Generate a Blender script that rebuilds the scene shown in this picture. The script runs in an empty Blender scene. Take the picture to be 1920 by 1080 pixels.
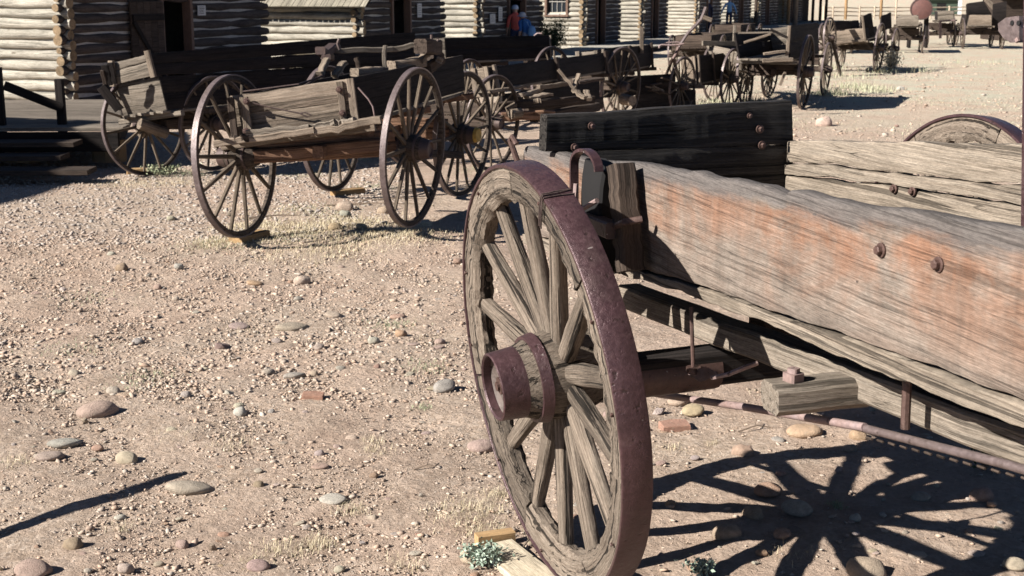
import bpy, bmesh, math, random
import numpy as np
from mathutils import Vector, Matrix

random.seed(7)
RNG = np.random.default_rng(11)
R = math.radians
scene = bpy.context.scene
COL = scene.collection

# ------------------------------------------------------------------ camera
CAM_H = 1.8
FPX = 2500.0                    # focal length in pixels of the 1920 px wide photograph
PITCH = math.atan(548.0 / FPX)
cd = bpy.data.cameras.new('camera')
cd.sensor_width = 36.0
cd.lens = FPX / 1920.0 * 36.0
cd.clip_start = 0.05
cd.clip_end = 6000
cd.dof.use_dof = True
cd.dof.focus_distance = 4.7
cd.dof.aperture_fstop = 11.0
cam = bpy.data.objects.new('camera', cd)
COL.objects.link(cam)
cam.location = (0, 0, CAM_H)
cam.rotation_euler = (math.pi / 2 - PITCH, 0, 0)
scene.camera = cam

# ------------------------------------------------------------------ light
SUN_AZ = 26.0                   # heading of the shadows, degrees from +x towards +y
SUN_EL = 31.4
world = bpy.data.worlds.new('World')
scene.world = world
world.use_nodes = True
wn = world.node_tree
sky = wn.nodes.new('ShaderNodeTexSky')
sky.sky_type = 'NISHITA'
sky.sun_disc = False
sky.sun_elevation = R(SUN_EL)
to_sun = Vector((-math.cos(R(SUN_AZ)) * math.cos(R(SUN_EL)), -math.sin(R(SUN_AZ)) * math.cos(R(SUN_EL)), math.sin(R(SUN_EL))))
sky.sun_rotation = math.atan2(to_sun.x, to_sun.y)
sky.altitude = 2000
sky.air_density = 0.5
sky.dust_density = 0.15
sky.ozone_density = 2.0
wn.links.new(sky.outputs[0], wn.nodes['Background'].inputs[0])
wn.nodes['Background'].inputs[1].default_value = 0.05
sl = bpy.data.lights.new('sun', 'SUN')
sl.energy = 5.0
sl.angle = R(0.5)
sl.color = (1.0, 0.96, 0.905)
sun = bpy.data.objects.new('sun', sl)
COL.objects.link(sun)
sun.rotation_euler = to_sun.to_track_quat('Z', 'Y').to_euler()
vs = scene.view_settings
scene.display_settings.display_device = 'sRGB'
vs.view_transform = 'Standard'
vs.look = 'None'
vs.exposure = 1.2
scene.cycles.diffuse_bounces = 1
vs.gamma = 1.0
vs.use_curve_mapping = False


# ------------------------------------------------------------------ helpers
def ray(px, py):
    x = (px - 960.0) / FPX
    w = (540.0 - py) / FPX
    return Vector((x, math.cos(PITCH) + w * math.sin(PITCH), -math.sin(PITCH) + w * math.cos(PITCH)))


def at(px, py, Y):
    """the point at distance Y down the yard that was measured at a pixel of the photograph"""
    d = ray(px, py)
    t = Y / d.y
    return Vector((d.x * t, Y, CAM_H + d.z * t))


BUMPS = [(-0.73, 10.17, 0.075, 0.55), (-2.08, 9.97, 0.02, 0.5), (1.6, 4.6, 0.05, 0.9)]


def gz(x, y):
    """height of the ground"""
    x = np.asarray(x, float)
    y = np.asarray(y, float)
    z = -0.17 * (1 - np.exp(-np.maximum(0, y - 6.0) / 9.0))
    far = np.clip((y - 100.0) / 80.0, 0, 1)
    z = z + 0.007 * np.sin(x * 1.7 + 0.6 * y) * np.sin(y * 1.3 - 0.5 * x + 1.0) + 0.006 * np.sin(x * 4.1 + 1.3) * np.sin(y * 3.7 + x) - 0.3 * far
    for bx, by, h, s in BUMPS:
        z = z + h * np.exp(-((x - bx) ** 2 + (y - by) ** 2) / (2 * s * s))
    return z


def on(px, py):
    """the ground point seen at a pixel of the photograph"""
    z = 0.0
    d = ray(px, py)
    for _ in range(12):
        t = (z - CAM_H) / d.z
        z = float(gz(d.x * t, d.y * t))
    return Vector((d.x * t, d.y * t, z))


def lerp(a, b, t):
    return a + (b - a) * t


def wob(seed, n, amp, freq):
    """smooth 1-d noise as an array of n samples"""
    r = np.random.default_rng(seed)
    t = np.linspace(0, 1, n)
    o = np.zeros(n)
    for k in range(6):
        o += np.sin(t * freq * (1.9 ** k) * 2 * math.pi * r.uniform(.7, 1.3) + r.uniform(0, 6.3)) * (0.58 ** k)
    return o * amp * .5


class MB:
    """collects pieces; grain = coordinates along each piece, for the wood materials"""

    def __init__(self):
        self.v, self.f, self.g, self.mi = [], [], [], []
        self.n = 0
        self.seed = random.randrange(10 ** 6)

    def add(self, verts, faces, grain, mat=0):
        b = len(self.v)
        self.v.extend([tuple(p) for p in verts])
        self.g.extend([tuple(p) for p in grain])
        self.f.extend([tuple(b + i for i in f) for f in faces])
        self.mi.extend([mat] * len(faces))
        self.n += 1

    def loft(self, rings, grain, closed=True, cap=True, mat=0):
        """rings: list of equal-length point lists"""
        m = len(rings[0])
        vs_ = [p for r in rings for p in r]
        gs_ = [p for r in grain for p in r]
        fs = []
        for i in range(len(rings) - 1):
            for j in range(m if closed else m - 1):
                k = (j + 1) % m
                fs.append((i * m + j, i * m + k, (i + 1) * m + k, (i + 1) * m + j))
        if cap and closed:
            fs.append(tuple(reversed(range(m))))
            fs.append(tuple((len(rings) - 1) * m + j for j in range(m)))
        self.add(vs_, fs, gs_, mat)

    def beam(self, a, b, w, h, up=(0, 0, 1), nseg=1, bev=0.12, taper=1.0, rough=0.0, mat=0):
        """a squared timber from a to b, w wide and h high"""
        a, b, up = Vector(a), Vector(b), Vector(up)
        d = (b - a)
        L = d.length
        d.normalize()
        s = d.cross(up)
        if s.length < 1e-6:
            s = d.cross(Vector((1, 0, 0)))
        s.normalize()
        u = s.cross(d)
        o = random.uniform(0, 50), random.uniform(0, 50), random.uniform(0, 50)
        bw, bh = w / 2, h / 2
        c = min(w, h) * bev
        sec = [(-bw + c, -bh), (bw - c, -bh), (bw, -bh + c), (bw, bh - c), (bw - c, bh), (-bw + c, bh), (-bw, bh - c), (-bw, -bh + c)]
        rings, gr = [], []
        for i in range(nseg + 1):
            t = i / nseg
            k = lerp(1.0, taper, t)
            off = (u * random.gauss(0, rough) + s * random.gauss(0, rough)) if rough else Vector()
            rings.append([a + d * (L * t) + s * (x * k) + u * (y * k) + off for x, y in sec])
            gr.append([(o[0] + L * t, o[1] + y, o[2] + x) for x, y in sec])
        self.loft(rings, gr, mat=mat)

    def tube(self, pts, r, n=8, mat=0, r1=None):
        pts = [Vector(p) for p in pts]
        rings, gr = [], []
        o = random.uniform(0, 50)
        L = 0
        ref = None
        for i, p in enumerate(pts):
            if i == 0:
                d = pts[1] - p
            elif i == len(pts) - 1:
                d = p - pts[i - 1]
            else:
                d = (pts[i + 1] - pts[i - 1])
            d.normalize()
            if i:
                L += (p - pts[i - 1]).length
            if ref is None:
                ref = d.cross(Vector((0, 0, 1)))
                if ref.length < 1e-3:
                    ref = d.cross(Vector((1, 0, 0)))
            s = (ref - d * ref.dot(d)).normalized()
            ref = s
            u = d.cross(s)
            rr = r if r1 is None else lerp(r, r1, i / (len(pts) - 1))
            rings.append([p + s * (math.cos(6.28318 * k / n) * rr) + u * (math.sin(6.28318 * k / n) * rr) for k in range(n)])
            gr.append([(o + L, math.cos(6.28318 * k / n) * rr + 3, math.sin(6.28318 * k / n) * rr) for k in range(n)])
        self.loft(rings, gr, mat=mat)

    def quad(self, c00, c10, c11, c01, th, nx=8, ny=2, edge=0.0, seed=None, mat=0, bow=0.0, rd=0.35):
        """a weathered board: c00-c10 its lower edge, c01-c11 its upper edge, th its thickness behind the face"""
        c00, c10, c11, c01 = map(Vector, (c00, c10, c11, c01))
        nrm = ((c10 - c00) + (c11 - c01)).cross((c01 - c00) + (c11 - c10)).normalized()
        seed = random.randrange(10 ** 6) if seed is None else seed
        L = ((c10 - c00).length + (c11 - c01).length) / 2
        H = ((c01 - c00).length + (c11 - c10).length) / 2
        wt = wob(seed, nx + 1, edge, L * 1.1 + .6)
        wb = wob(seed + 1, nx + 1, edge * .7, L * 1.3 + .6)
        bw = wob(seed + 2, nx + 1, bow, L * .5 + .3)
        o = random.uniform(0, 50), random.uniform(0, 50), random.uniform(0, 50)
        c = min(.25, .3 * th / max(H, 1e-4))
        ys = [0.0] + [c + (1 - 2 * c) * j / ny for j in range(ny + 1)] + [1.0]
        rings, gr = [], []
        for i in range(nx + 1):
            t = i / nx
            lo, hi = lerp(c00, c10, t), lerp(c01, c11, t)
            up = (hi - lo).normalized()
            lo = lo + up * wb[i]
            hi = hi + up * wt[i]
            ring, g = [], []
            for j, y in enumerate(ys):
                dn = rd * th * .5 if j in (0, len(ys) - 1) else 0
                ring.append(lerp(lo, hi, y) - nrm * (dn + bw[i]))
                g.append((o[0] + L * t, o[1] + H * y, o[2]))
            for j, y in reversed(list(enumerate(ys))):
                dn = rd * th * .5 if j in (0, len(ys) - 1) else 0
                ring.append(lerp(lo, hi, y) - nrm * (th - dn + bw[i]))
                g.append((o[0] + L * t, o[1] + H * y, o[2] + th))
            rings.append(ring)
            gr.append(g)
        self.loft(rings, gr, mat=mat)

    def lathe(self, prof, n=32, axis='x', mat=0, closed_profile=False):
        """prof: (x along the axis, radius)"""
        o = random.uniform(0, 50)
        rings, gr = [], []
        P = list(prof) + ([prof[0]] if closed_profile else [])
        for k in range(n):
            a = 6.2831853 * k / n
            rings.append([Vector((x, r * math.cos(a), r * math.sin(a))) for x, r in P])
            gr.append([(x + o, r * math.cos(a), r * math.sin(a)) for x, r in P])
        m = len(P)
        vs_ = [p for r in rings for p in r]
        gs_ = [p for r in gr for p in r]
        fs = []
        for i in range(n):
            k = (i + 1) % n
            for j in range(m - 1):
                fs.append((i * m + j, k * m + j, k * m + j + 1, i * m + j + 1))
        self.add(vs_, fs, gs_, mat)

    def hexbolt(self, p, nrm, r, h, washer=True, mat=0):
        p, nrm = Vector(p), Vector(nrm).normalized()
        s = nrm.cross(Vector((.3, .2, 1))).normalized()
        u = nrm.cross(s)

        def ring(z, rr, n, ph=0):
            return [p + nrm * z + s * (math.cos(6.28318 * k / n + ph) * rr) + u * (math.sin(6.28318 * k / n + ph) * rr) for k in range(n)]
        if washer:
            rr = [ring(-.004, r * 1.55, 14), ring(r * .25, r * 1.55, 14), ring(r * .3, r * 1.4, 14)]
            self.loft(rr, [[(0, 0, 0)] * 14] * 3, mat=mat)
        n = 4 if not washer else 6
        ph = random.uniform(0, 1)
        rr = [ring(0, r, n, ph), ring(h * .85, r, n, ph), ring(h, r * .8, n, ph)]
        self.loft(rr, [[(0, 0, 0)] * n] * 3, mat=mat)

    def mesh(self, name, mats, smooth=False, M=None):
        me = bpy.data.meshes.new(name)
        me.from_pydata(self.v, [], self.f)
        a = me.attributes.new('grain', 'FLOAT_VECTOR', 'POINT')
        a.data.foreach_set('vector', np.array(self.g, dtype=np.float32).ravel())
        for m in (mats if isinstance(mats, (list, tuple)) else [mats]):
            me.materials.append(m)
        if any(self.mi):
            me.polygons.foreach_set('material_index', self.mi)
        if M is not None:
            me.transform(M)
        bm = bmesh.new()
        bm.from_mesh(me)
        bmesh.ops.recalc_face_normals(bm, faces=bm.faces)
        bm.to_mesh(me)
        bm.free()
        if smooth:
            me.polygons.foreach_set('use_smooth', [True] * len(me.polygons))
            me.set_sharp_from_angle(angle=R(38))
        return me

    def build(self, name, mats, parent=None, smooth=False, **kw):
        return link(name, self.mesh(name, mats, smooth), parent, **kw)


def link(name, me, parent=None, label=None, cat=None, group=None, kind=None, loc=None, M=None):
    o = bpy.data.objects.new(name, me)
    COL.objects.link(o)
    if parent is not None:
        o.parent = parent
    if M is not None:
        o.matrix_local = M
    if loc is not None:
        o.location = loc
    tag(o, label, cat, group, kind)
    return o


def tag(o, label=None, cat=None, group=None, kind=None):
    for k, v in (('label', label), ('category', cat), ('group', group), ('kind', kind)):
        if v:
            o[k] = v
    return o


def thing(name, label, cat, loc=(0, 0, 0), group=None, rotz=0.0):
    o = link(name, None, None, label, cat, group)
    o.location = loc
    o.rotation_euler = (0, 0, rotz)
    o.empty_display_size = .2
    return o


# ------------------------------------------------------------------ materials
def newmat(name):
    m = bpy.data.materials.new(name)
    m.use_nodes = True
    nt = m.node_tree
    b = nt.nodes['Principled BSDF']
    return m, nt, b


def node(nt, t, **kw):
    n = nt.nodes.new(t)
    for k, v in kw.items():
        setattr(n, k, v)
    return n


def noise(nt, vec, scale, detail=5, rough=.6, dist=0.0, vscale=None, typ=None):
    if vscale is not None:
        mp = node(nt, 'ShaderNodeMapping')
        mp.inputs['Scale'].default_value = vscale
        nt.links.new(vec, mp.inputs[0])
        vec = mp.outputs[0]
    n = node(nt, 'ShaderNodeTexNoise')
    n.inputs['Scale'].default_value = scale
    n.inputs['Detail'].default_value = detail
    n.inputs['Roughness'].default_value = rough
    n.inputs['Distortion'].default_value = dist
    nt.links.new(vec, n.inputs['Vector'])
    return n.outputs['Fac']


def ramp(nt, fac, stops, interp='LINEAR'):
    r = node(nt, 'ShaderNodeValToRGB')
    r.color_ramp.interpolation = interp
    e = r.color_ramp.elements
    while len(e) < len(stops):
        e.new(.5)
    for i, (p, c) in enumerate(stops):
        e[i].position = p
        e[i].color = (c[0], c[1], c[2], 1) if isinstance(c, (tuple, list)) else (c, c, c, 1)
    nt.links.new(fac, r.inputs[0])
    return r.outputs[0]


def mix(nt, fac, a, b, blend='MIX'):
    m = node(nt, 'ShaderNodeMix', data_type='RGBA', blend_type=blend)
    if isinstance(fac, (int, float)):
        m.inputs[0].default_value = fac
    else:
        nt.links.new(fac, m.inputs[0])
    for i, s in ((6, a), (7, b)):
        if isinstance(s, (tuple, list)):
            m.inputs[i].default_value = (s[0], s[1], s[2], 1)
        else:
            nt.links.new(s, m.inputs[i])
    return m.outputs[2]


def math_(nt, op, a, b=0.5):
    m = node(nt, 'ShaderNodeMath', operation=op)
    for i, s in enumerate((a, b)):
        if isinstance(s, (int, float)):
            m.inputs[i].default_value = s
        else:
            nt.links.new(s, m.inputs[i])
    return m.outputs[0]


def bump(nt, b, h, strength, dist, prev=None):
    n = node(nt, 'ShaderNodeBump')
    n.inputs['Strength'].default_value = strength
    n.inputs['Distance'].default_value = dist
    nt.links.new(h, n.inputs['Height'])
    if prev is not None:
        nt.links.new(prev, n.inputs['Normal'])
    nt.links.new(n.outputs[0], b.inputs['Normal'])
    return n.outputs[0]


def grain_vec(nt, rnd=True):
    a = node(nt, 'ShaderNodeAttribute', attribute_name='grain')
    if not rnd:
        return a.outputs['Vector']
    oi = node(nt, 'ShaderNodeObjectInfo')
    s = math_(nt, 'MULTIPLY', oi.outputs['Random'], 37.0)
    v = node(nt, 'ShaderNodeVectorMath', operation='ADD')
    nt.links.new(a.outputs['Vector'], v.inputs[0])
    nt.links.new(s, v.inputs[1])
    return v.outputs[0]


def wood(name, light, mid, dark, fine=1.0, crack=0.6, bumpd=0.004, tint=None, rough=.9, wavy=1.0, rnd=True, vary=.25, band=None, knots=False):
    m, nt, b = newmat(name)
    v = grain_vec(nt, rnd)
    warp = node(nt, 'ShaderNodeTexNoise')
    warp.inputs['Scale'].default_value = 2.4 * fine
    warp.inputs['Detail'].default_value = 2
    nt.links.new(v, warp.inputs['Vector'])
    w1 = node(nt, 'ShaderNodeVectorMath', operation='SCALE')
    w1.inputs['Scale'].default_value = 0.012 * wavy / fine
    nt.links.new(warp.outputs['Color'], w1.inputs[0])
    w2 = node(nt, 'ShaderNodeVectorMath', operation='ADD')
    nt.links.new(v, w2.inputs[0])
    nt.links.new(w1.outputs[0], w2.inputs[1])
    gv = w2.outputs[0]
    streak = noise(nt, gv, 1.0 * fine, 8, .72, 0, (2.0, 120, 120))
    fibre = noise(nt, gv, 1.0 * fine, 4, .7, 0, (7, 420, 420))
    broad = noise(nt, v, 2.6 * fine, 7, .68, .4, (1, 3.5, 3.5))
    cr = noise(nt, gv, 1.0 * fine, 4, .65, 0, (.8, 55, 55))
    crm = ramp(nt, cr, [(.53, 0.0), (.60, 1.0)])          # 1 = sound wood
    crm2 = ramp(nt, cr, [(.395, 0.0), (.44, 1.0)])
    c1 = ramp(nt, streak, [(.29, dark), (.43, mid), (.72, light)])
    c2 = mix(nt, 1.0, c1, ramp(nt, broad, [(.28, .58), (.5, 1.0), (.72, 1.25)]), 'MULTIPLY')
    if band is not None:
        ba = node(nt, 'ShaderNodeAttribute', attribute_name='band')
        bn = math_(nt, 'ADD', ba.outputs['Fac'], math_(nt, 'MULTIPLY', math_(nt, 'SUBTRACT', broad, .5), .45))
        topm = ramp(nt, bn, [(.80, 0.0), (.91, .85)])
        c2 = mix(nt, ramp(nt, bn, [(.0, .45), (.14, 0.0)]), c2, band[1])
    if tint is not None:
        tn = noise(nt, v, tint[1], 6, .65, .6, (1, 1.6, 1.6))
        tm = ramp(nt, tn, [(tint[2], 0.0), (tint[2] + .16, tint[3])])
        if band is not None:
            tb = node(nt, 'ShaderNodeAttribute', attribute_name='band')
            tb2 = math_(nt, 'ADD', tb.outputs['Fac'], math_(nt, 'MULTIPLY', math_(nt, 'SUBTRACT', tn, .5), .5))
            tm = mix(nt, 1.0, tm, ramp(nt, tb2, [(.08, .15), (.30, .55), (.62, .8), (.74, 1.0), (.90, .9), (.95, .1)]), 'MULTIPLY')
            st = noise(nt, v, 1.0, 5, .7, .3, (16, 2.5, 2.5))
            tm = mix(nt, 1.0, tm, ramp(nt, st, [(.30, .5), (.58, 1.0)]), 'MULTIPLY')
        c2 = mix(nt, tm, c2, mix(nt, .62, c2, tint[0]))
    if band is not None:
        drip = noise(nt, v, 1.0, 6, .65, .2, (17, 1.1, 1.1))
        c2 = mix(nt, 1.0, c2, ramp(nt, drip, [(.30, .80), (.55, 1.03), (.72, 1.12)]), 'MULTIPLY')
        spot = noise(nt, v, 1.0, 3, .5, 0, (26, 40, 40))
        c2 = mix(nt, ramp(nt, spot, [(.715, 0.0), (.75, .8)]), c2, (.05, .035, .03))
        c2 = mix(nt, topm, c2, band[0])
    if knots:
        kn = noise(nt, v, 1.0, 2, .5, 0, (7, 13, 13))
        c2 = mix(nt, ramp(nt, kn, [(.70, 0.0), (.74, .85)]), c2, dark)
    oi = node(nt, 'ShaderNodeObjectInfo')
    c2 = mix(nt, 1.0, c2, ramp(nt, oi.outputs['Random'], [(0, 1 - vary), (1, 1 + vary * .5)]), 'MULTIPLY')
    fib = ramp(nt, fibre, [(.36, .5), (.60, 1.0)])
    c2 = mix(nt, 1.0, c2, ramp(nt, noise(nt, v, 1.0, 6, .75, 0, (60, 170, 170)), [(.32, .72), (.62, 1.08)]), 'MULTIPLY')
    c3 = mix(nt, 1.0, c2, fib, 'MULTIPLY')
    ln = noise(nt, gv, 1.0 * fine, 2, .5, 0, (1.1, 21, 21))
    ln = math_(nt, 'ABSOLUTE', math_(nt, 'SUBTRACT', ln, .5))
    lnm = ramp(nt, ln, [(.0022, 0.0), (.0075, 1.0)])
    lnm = mix(nt, ramp(nt, noise(nt, v, 1.7 * fine, 4, .6, 0, (1, 4, 4)), [(.50, 0.0), (.60, 1.0)]), (1, 1, 1), lnm)
    crm2 = mix(nt, 1.0, crm2, lnm, 'MULTIPLY')
    ck = mix(nt, crack, (1, 1, 1), crm2)
    c4 = mix(nt, 1.0, c3, mix(nt, .85, (1, 1, 1), ck), 'MULTIPLY')
    nt.links.new(c4, b.inputs['Base Color'])
    b.inputs['Roughness'].default_value = rough
    b.inputs['Specular IOR Level'].default_value = .18
    h = math_(nt, 'ADD', math_(nt, 'MULTIPLY', streak, .9), math_(nt, 'MULTIPLY', fibre, .5))
    hh = node(nt, 'ShaderNodeRGBToBW')
    nt.links.new(crm2, hh.inputs[0])
    h = math_(nt, 'ADD', h, math_(nt, 'MULTIPLY', hh.outputs[0], crack))
    bump(nt, b, h, 1.0, bumpd)
    return m


def iron(name, base, rust, rough=.5, amount=.5, metallic=.35, bumpd=.0015):
    m, nt, b = newmat(name)
    tc = node(nt, 'ShaderNodeTexCoord')
    v = tc.outputs['Object']
    n1 = noise(nt, v, 9, 8, .65)
    n2 = noise(nt, v, 70, 6, .7)
    n3 = noise(nt, v, 260, 3, .7)
    c = mix(nt, ramp(nt, n1, [(.5 - amount * .3, 0.0), (.75 - amount * .2, 1.0)]), base, rust)
    c = mix(nt, 1.0, c, ramp(nt, n2, [(.3, .65), (.7, 1.15)]), 'MULTIPLY')
    dust = noise(nt, v, 4.5, 7, .7, .5)
    c = mix(nt, ramp(nt, dust, [(.52, 0.0), (.74, .2)]), c, (.24, .185, .155))
    pit = noise(nt, v, 32, 3, .6)
    c = mix(nt, ramp(nt, pit, [(.30, .8), (.36, 0.0)]), c, (.03, .017, .014))
    # pale scratches and dust specks
    c = mix(nt, ramp(nt, noise(nt, v, 45, 2, .5), [(.74, 0.0), (.78, .55)]), c, (.42, .36, .33))
    nt.links.new(c, b.inputs['Base Color'])
    b.inputs['Metallic'].default_value = metallic
    nt.links.new(ramp(nt, n2, [(.3, rough - .1), (.7, rough + .2)]), b.inputs['Roughness'])
    pr = node(nt, 'ShaderNodeRGBToBW')
    nt.links.new(ramp(nt, pit, [(.28, 0.0), (.40, 1.0)]), pr.inputs[0])
    hh = math_(nt, 'ADD', math_(nt, 'ADD', math_(nt, 'MULTIPLY', n2, 1.0), math_(nt, 'MULTIPLY', n3, .35)), math_(nt, 'MULTIPLY', pr.outputs[0], .7))
    bump(nt, b, math_(nt, 'ADD', hh, math_(nt, 'MULTIPLY', n1, 1.6)), .9, bumpd)
    return m


M = {}
M['wood_grey'] = wood('weathered grey wood', (.33, .28, .225), (.22, .18, .14), (.075, .058, .045))
M['wood_tan'] = wood('weathered tan wood', (.37, .30, .23), (.255, .195, .145), (.09, .066, .048))
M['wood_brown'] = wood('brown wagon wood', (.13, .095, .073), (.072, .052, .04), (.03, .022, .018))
M['wood_dark_shade'] = wood('dark wagon wood with shade', (.045, .035, .031), (.023, .018, .016), (.010, .008, .0075))  # old dark wood, darkened further for the shade on the box sides
M['wood_red'] = wood('reddish timber', (.40, .24, .15), (.25, .14, .09), (.10, .055, .04))
M['wood_burnt'] = wood('tarred black wood', (.15, .13, .112), (.042, .036, .031), (.009, .008, .0075), crack=1.0, bumpd=.010, rough=.6, fine=.9)
M['wood_side'] = wood('wagon side planks', (.29, .24, .198), (.242, .195, .158), (.17, .132, .106), fine=1.35, crack=.42, bumpd=.0022,
                      tint=((.27, .105, .045), 3.4, .38, 1.0), rnd=True, vary=.05, band=((.125, .112, .105), (.17, .142, .118)))
M['wood_inner'] = wood('wagon inner planks', (.34, .285, .225), (.26, .21, .16), (.12, .092, .068), fine=.8, crack=.7, bumpd=.004, wavy=1.6, vary=.08)
M['wood_spoke'] = wood('spoke wood', (.32, .262, .205), (.205, .16, .122), (.055, .04, .03), fine=.9, crack=1.0, bumpd=.007, vary=.3)
M['wood_spoke_far'] = wood('old spoke wood', (.24, .19, .14), (.145, .11, .08), (.06, .043, .033), vary=.35)
M['wood_rim'] = wood('old rim wood', (.14, .11, .085), (.085, .064, .05), (.038, .028, .022), vary=.3)
M['lumber'] = wood('pale new lumber', (.66, .57, .43), (.56, .47, .34), (.38, .30, .20), crack=.1, bumpd=.001)
M['lumber_orange'] = wood('orange lumber', (.52, .35, .19), (.43, .27, .13), (.25, .15, .075), crack=.1, bumpd=.001)
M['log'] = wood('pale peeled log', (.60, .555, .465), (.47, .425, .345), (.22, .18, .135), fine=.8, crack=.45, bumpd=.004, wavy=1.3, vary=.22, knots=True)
M['log_shaded'] = wood('shaded front log', (.125, .102, .09), (.078, .063, .056), (.032, .026, .023), fine=.8, crack=.4, bumpd=.004, vary=.2)  # cabin front logs, the shade on the fronts put into their colour
M['log_end'] = wood('sawn log end', (.42, .31, .19), (.30, .21, .125), (.15, .10, .06), fine=.9, crack=.6)
M['plankwalk'] = wood('boardwalk planks', (.60, .56, .48), (.50, .46, .39), (.32, .28, .23), crack=.3, vary=.2)
M['shingle'] = wood('cedar shingles', (.42, .38, .30), (.31, .275, .21), (.17, .14, .10), vary=.3)
M['post'] = wood('porch post wood', (.55, .36, .19), (.42, .26, .13), (.24, .14, .07), vary=.2)
M['tyre'] = iron('rusty purple brown tyre iron', (.085, .043, .046), (.058, .030, .031), rough=.36, metallic=.35, bumpd=.002)
M['tyre_far'] = iron('rusted tyre iron', (.17, .13, .125), (.11, .08, .072), rough=.42, metallic=.3)  # rusted iron, lightened overall for the sun's sheen on the treads
M['iron'] = iron('rusted iron', (.11, .062, .05), (.085, .05, .04), rough=.5, metallic=.35)
M['iron_dark'] = iron('dark iron', (.07, .05, .045), (.09, .055, .045), rough=.55)
M['iron_pale'] = iron('dusty mauve iron', (.30, .225, .215), (.26, .17, .145), rough=.6, metallic=.2)


def simple(name, col, rough=.8, var=.2, scale=8, metallic=0.0, spec=.3):
    m, nt, b = newmat(name)
    tc = node(nt, 'ShaderNodeTexCoord')
    n = noise(nt, tc.outputs['Object'], scale, 5, .6)
    c = mix(nt, 1.0, (col[0], col[1], col[2]), ramp(nt, n, [(.3, 1 - var), (.7, 1 + var)]), 'MULTIPLY')
    nt.links.new(c, b.inputs['Base Color'])
    b.inputs['Roughness'].default_value = rough
    b.inputs['Metallic'].default_value = metallic
    b.inputs['Specular IOR Level'].default_value = spec
    return m


M['chink'] = simple('lime chinking', (.34, .32, .29), .95, .15, 12)
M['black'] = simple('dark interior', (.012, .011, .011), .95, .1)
M['paper'] = simple('notice board paper', (.55, .53, .50), .8, .12, 60)
M['glass'] = simple('window glass', (.02, .024, .03), .12, .1, 3, spec=.6)
M['frame_brown'] = simple('brown painted frame', (.14, .085, .06), .7, .2, 20)
M['yellow_paint'] = simple('faded yellow paint', (.45, .27, .06), .7, .3, 25)
M['skin'] = simple('skin', (.45, .27, .19), .6, .1)
M['shirt_red'] = simple('coral red shirt', (.62, .12, .09), .85, .08, 14)
M['shirt_blue'] = simple('strong blue shirt', (.03, .11, .30), .85, .08, 14)
M['shirt_pale'] = simple('pale blue shirt', (.22, .42, .68), .85, .08, 14)
M['shirt_navy'] = simple('navy shirt', (.025, .028, .06), .85, .1, 14)
M['denim'] = simple('dark blue trousers', (.03, .04, .085), .9, .1, 14)
M['greytrouser'] = simple('grey trousers', (.20, .22, .28), .9, .1, 14)
M['hair'] = simple('grey hair', (.35, .35, .38), .8, .1, 30)
M['cap'] = simple('pale cap cloth', (.48, .55, .66), .8, .1, 30)
M['hat'] = simple('grey sun hat', (.42, .44, .50), .8, .1, 30)
M['bag'] = simple('blue backpack cloth', (.12, .26, .48), .8, .15, 20)
M['car_white'] = simple('white car paint', (.78, .79, .80), .35, .03, 4)
M['barn_green'] = simple('dark green barn boards', (.06, .085, .06), .8, .15, 6)
M['tin_roof'] = simple('blue grey sheet roof', (.20, .235, .24), .5, .1, 3)
M['fence_wood'] = simple('sun bleached fence wood', (.52, .42, .31), .9, .2, 20)
M['barrel'] = iron('rusty red tank end', (.15, .065, .052), (.11, .048, .04), rough=.7, metallic=.1)
M['iron_grey'] = iron('grey worn iron', (.17, .145, .13), (.13, .095, .08), rough=.55)
M['sack'] = simple('off white cloth', (.6, .57, .5), .95, .1, 30)

# ground material ---------------------------------------------------------
gm, nt, b = newmat('dry gravelly dirt')
geo = node(nt, 'ShaderNodeNewGeometry')
pos = geo.outputs['Position']
n_big = noise(nt, pos, .55, 6, .62, .4)
n_mid = noise(nt, pos, 4.5, 7, .65)
n_fine = noise(nt, pos, 42, 8, .72)
n_grit = noise(nt, pos, 190, 4, .75)
vo = node(nt, 'ShaderNodeTexVoronoi')
vo.inputs['Scale'].default_value = 60
nt.links.new(pos, vo.inputs['Vector'])
vo2 = node(nt, 'ShaderNodeTexVoronoi')
vo2.inputs['Scale'].default_value = 130
nt.links.new(pos, vo2.inputs['Vector'])
dirt = ramp(nt, n_mid, [(.28, (.325, .227, .168)), (.5, (.43, .317, .242)), (.75, (.495, .378, .298))])
grit_col = ramp(nt, vo.outputs['Color'], [(.1, (.33, .255, .19)), (.5, (.44, .345, .265)), (.9, (.52, .43, .345))])
gmask = ramp(nt, n_big, [(.42, 0.15), (.60, .8)])
col = mix(nt, gmask, dirt, grit_col)
col = mix(nt, 1.0, col, ramp(nt, n_fine, [(.25, .78), (.7, 1.12)]), 'MULTIPLY')
col = mix(nt, 1.0, col, ramp(nt, noise(nt, pos, 1.7, 8, .7), [(.3, .84), (.7, 1.12)]), 'MULTIPLY')
# far part of the yard: sparse pale grass over pinkish dirt
sep = node(nt, 'ShaderNodeSeparateXYZ')
nt.links.new(pos, sep.inputs[0])
fary = ramp(nt, math_(nt, 'MULTIPLY', math_(nt, 'ADD', sep.outputs['Y'], math_(nt, 'MULTIPLY', sep.outputs['X'], .8)), .01), [(.20, 0.0), (.34, 1.0)])
gp = noise(nt, pos, 1.3, 7, .7, .3)
grass = mix(nt, n_fine, (.38, .40, .30), (.50, .49, .38))
gmix = ramp(nt, gp, [(.42, 0.0), (.60, .7)])
col = mix(nt, mix(nt, 1.0, fary, gmix, 'MULTIPLY'), mix(nt, fary, col, mix(nt, .45, col, (.56, .44, .33))), grass)
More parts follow.
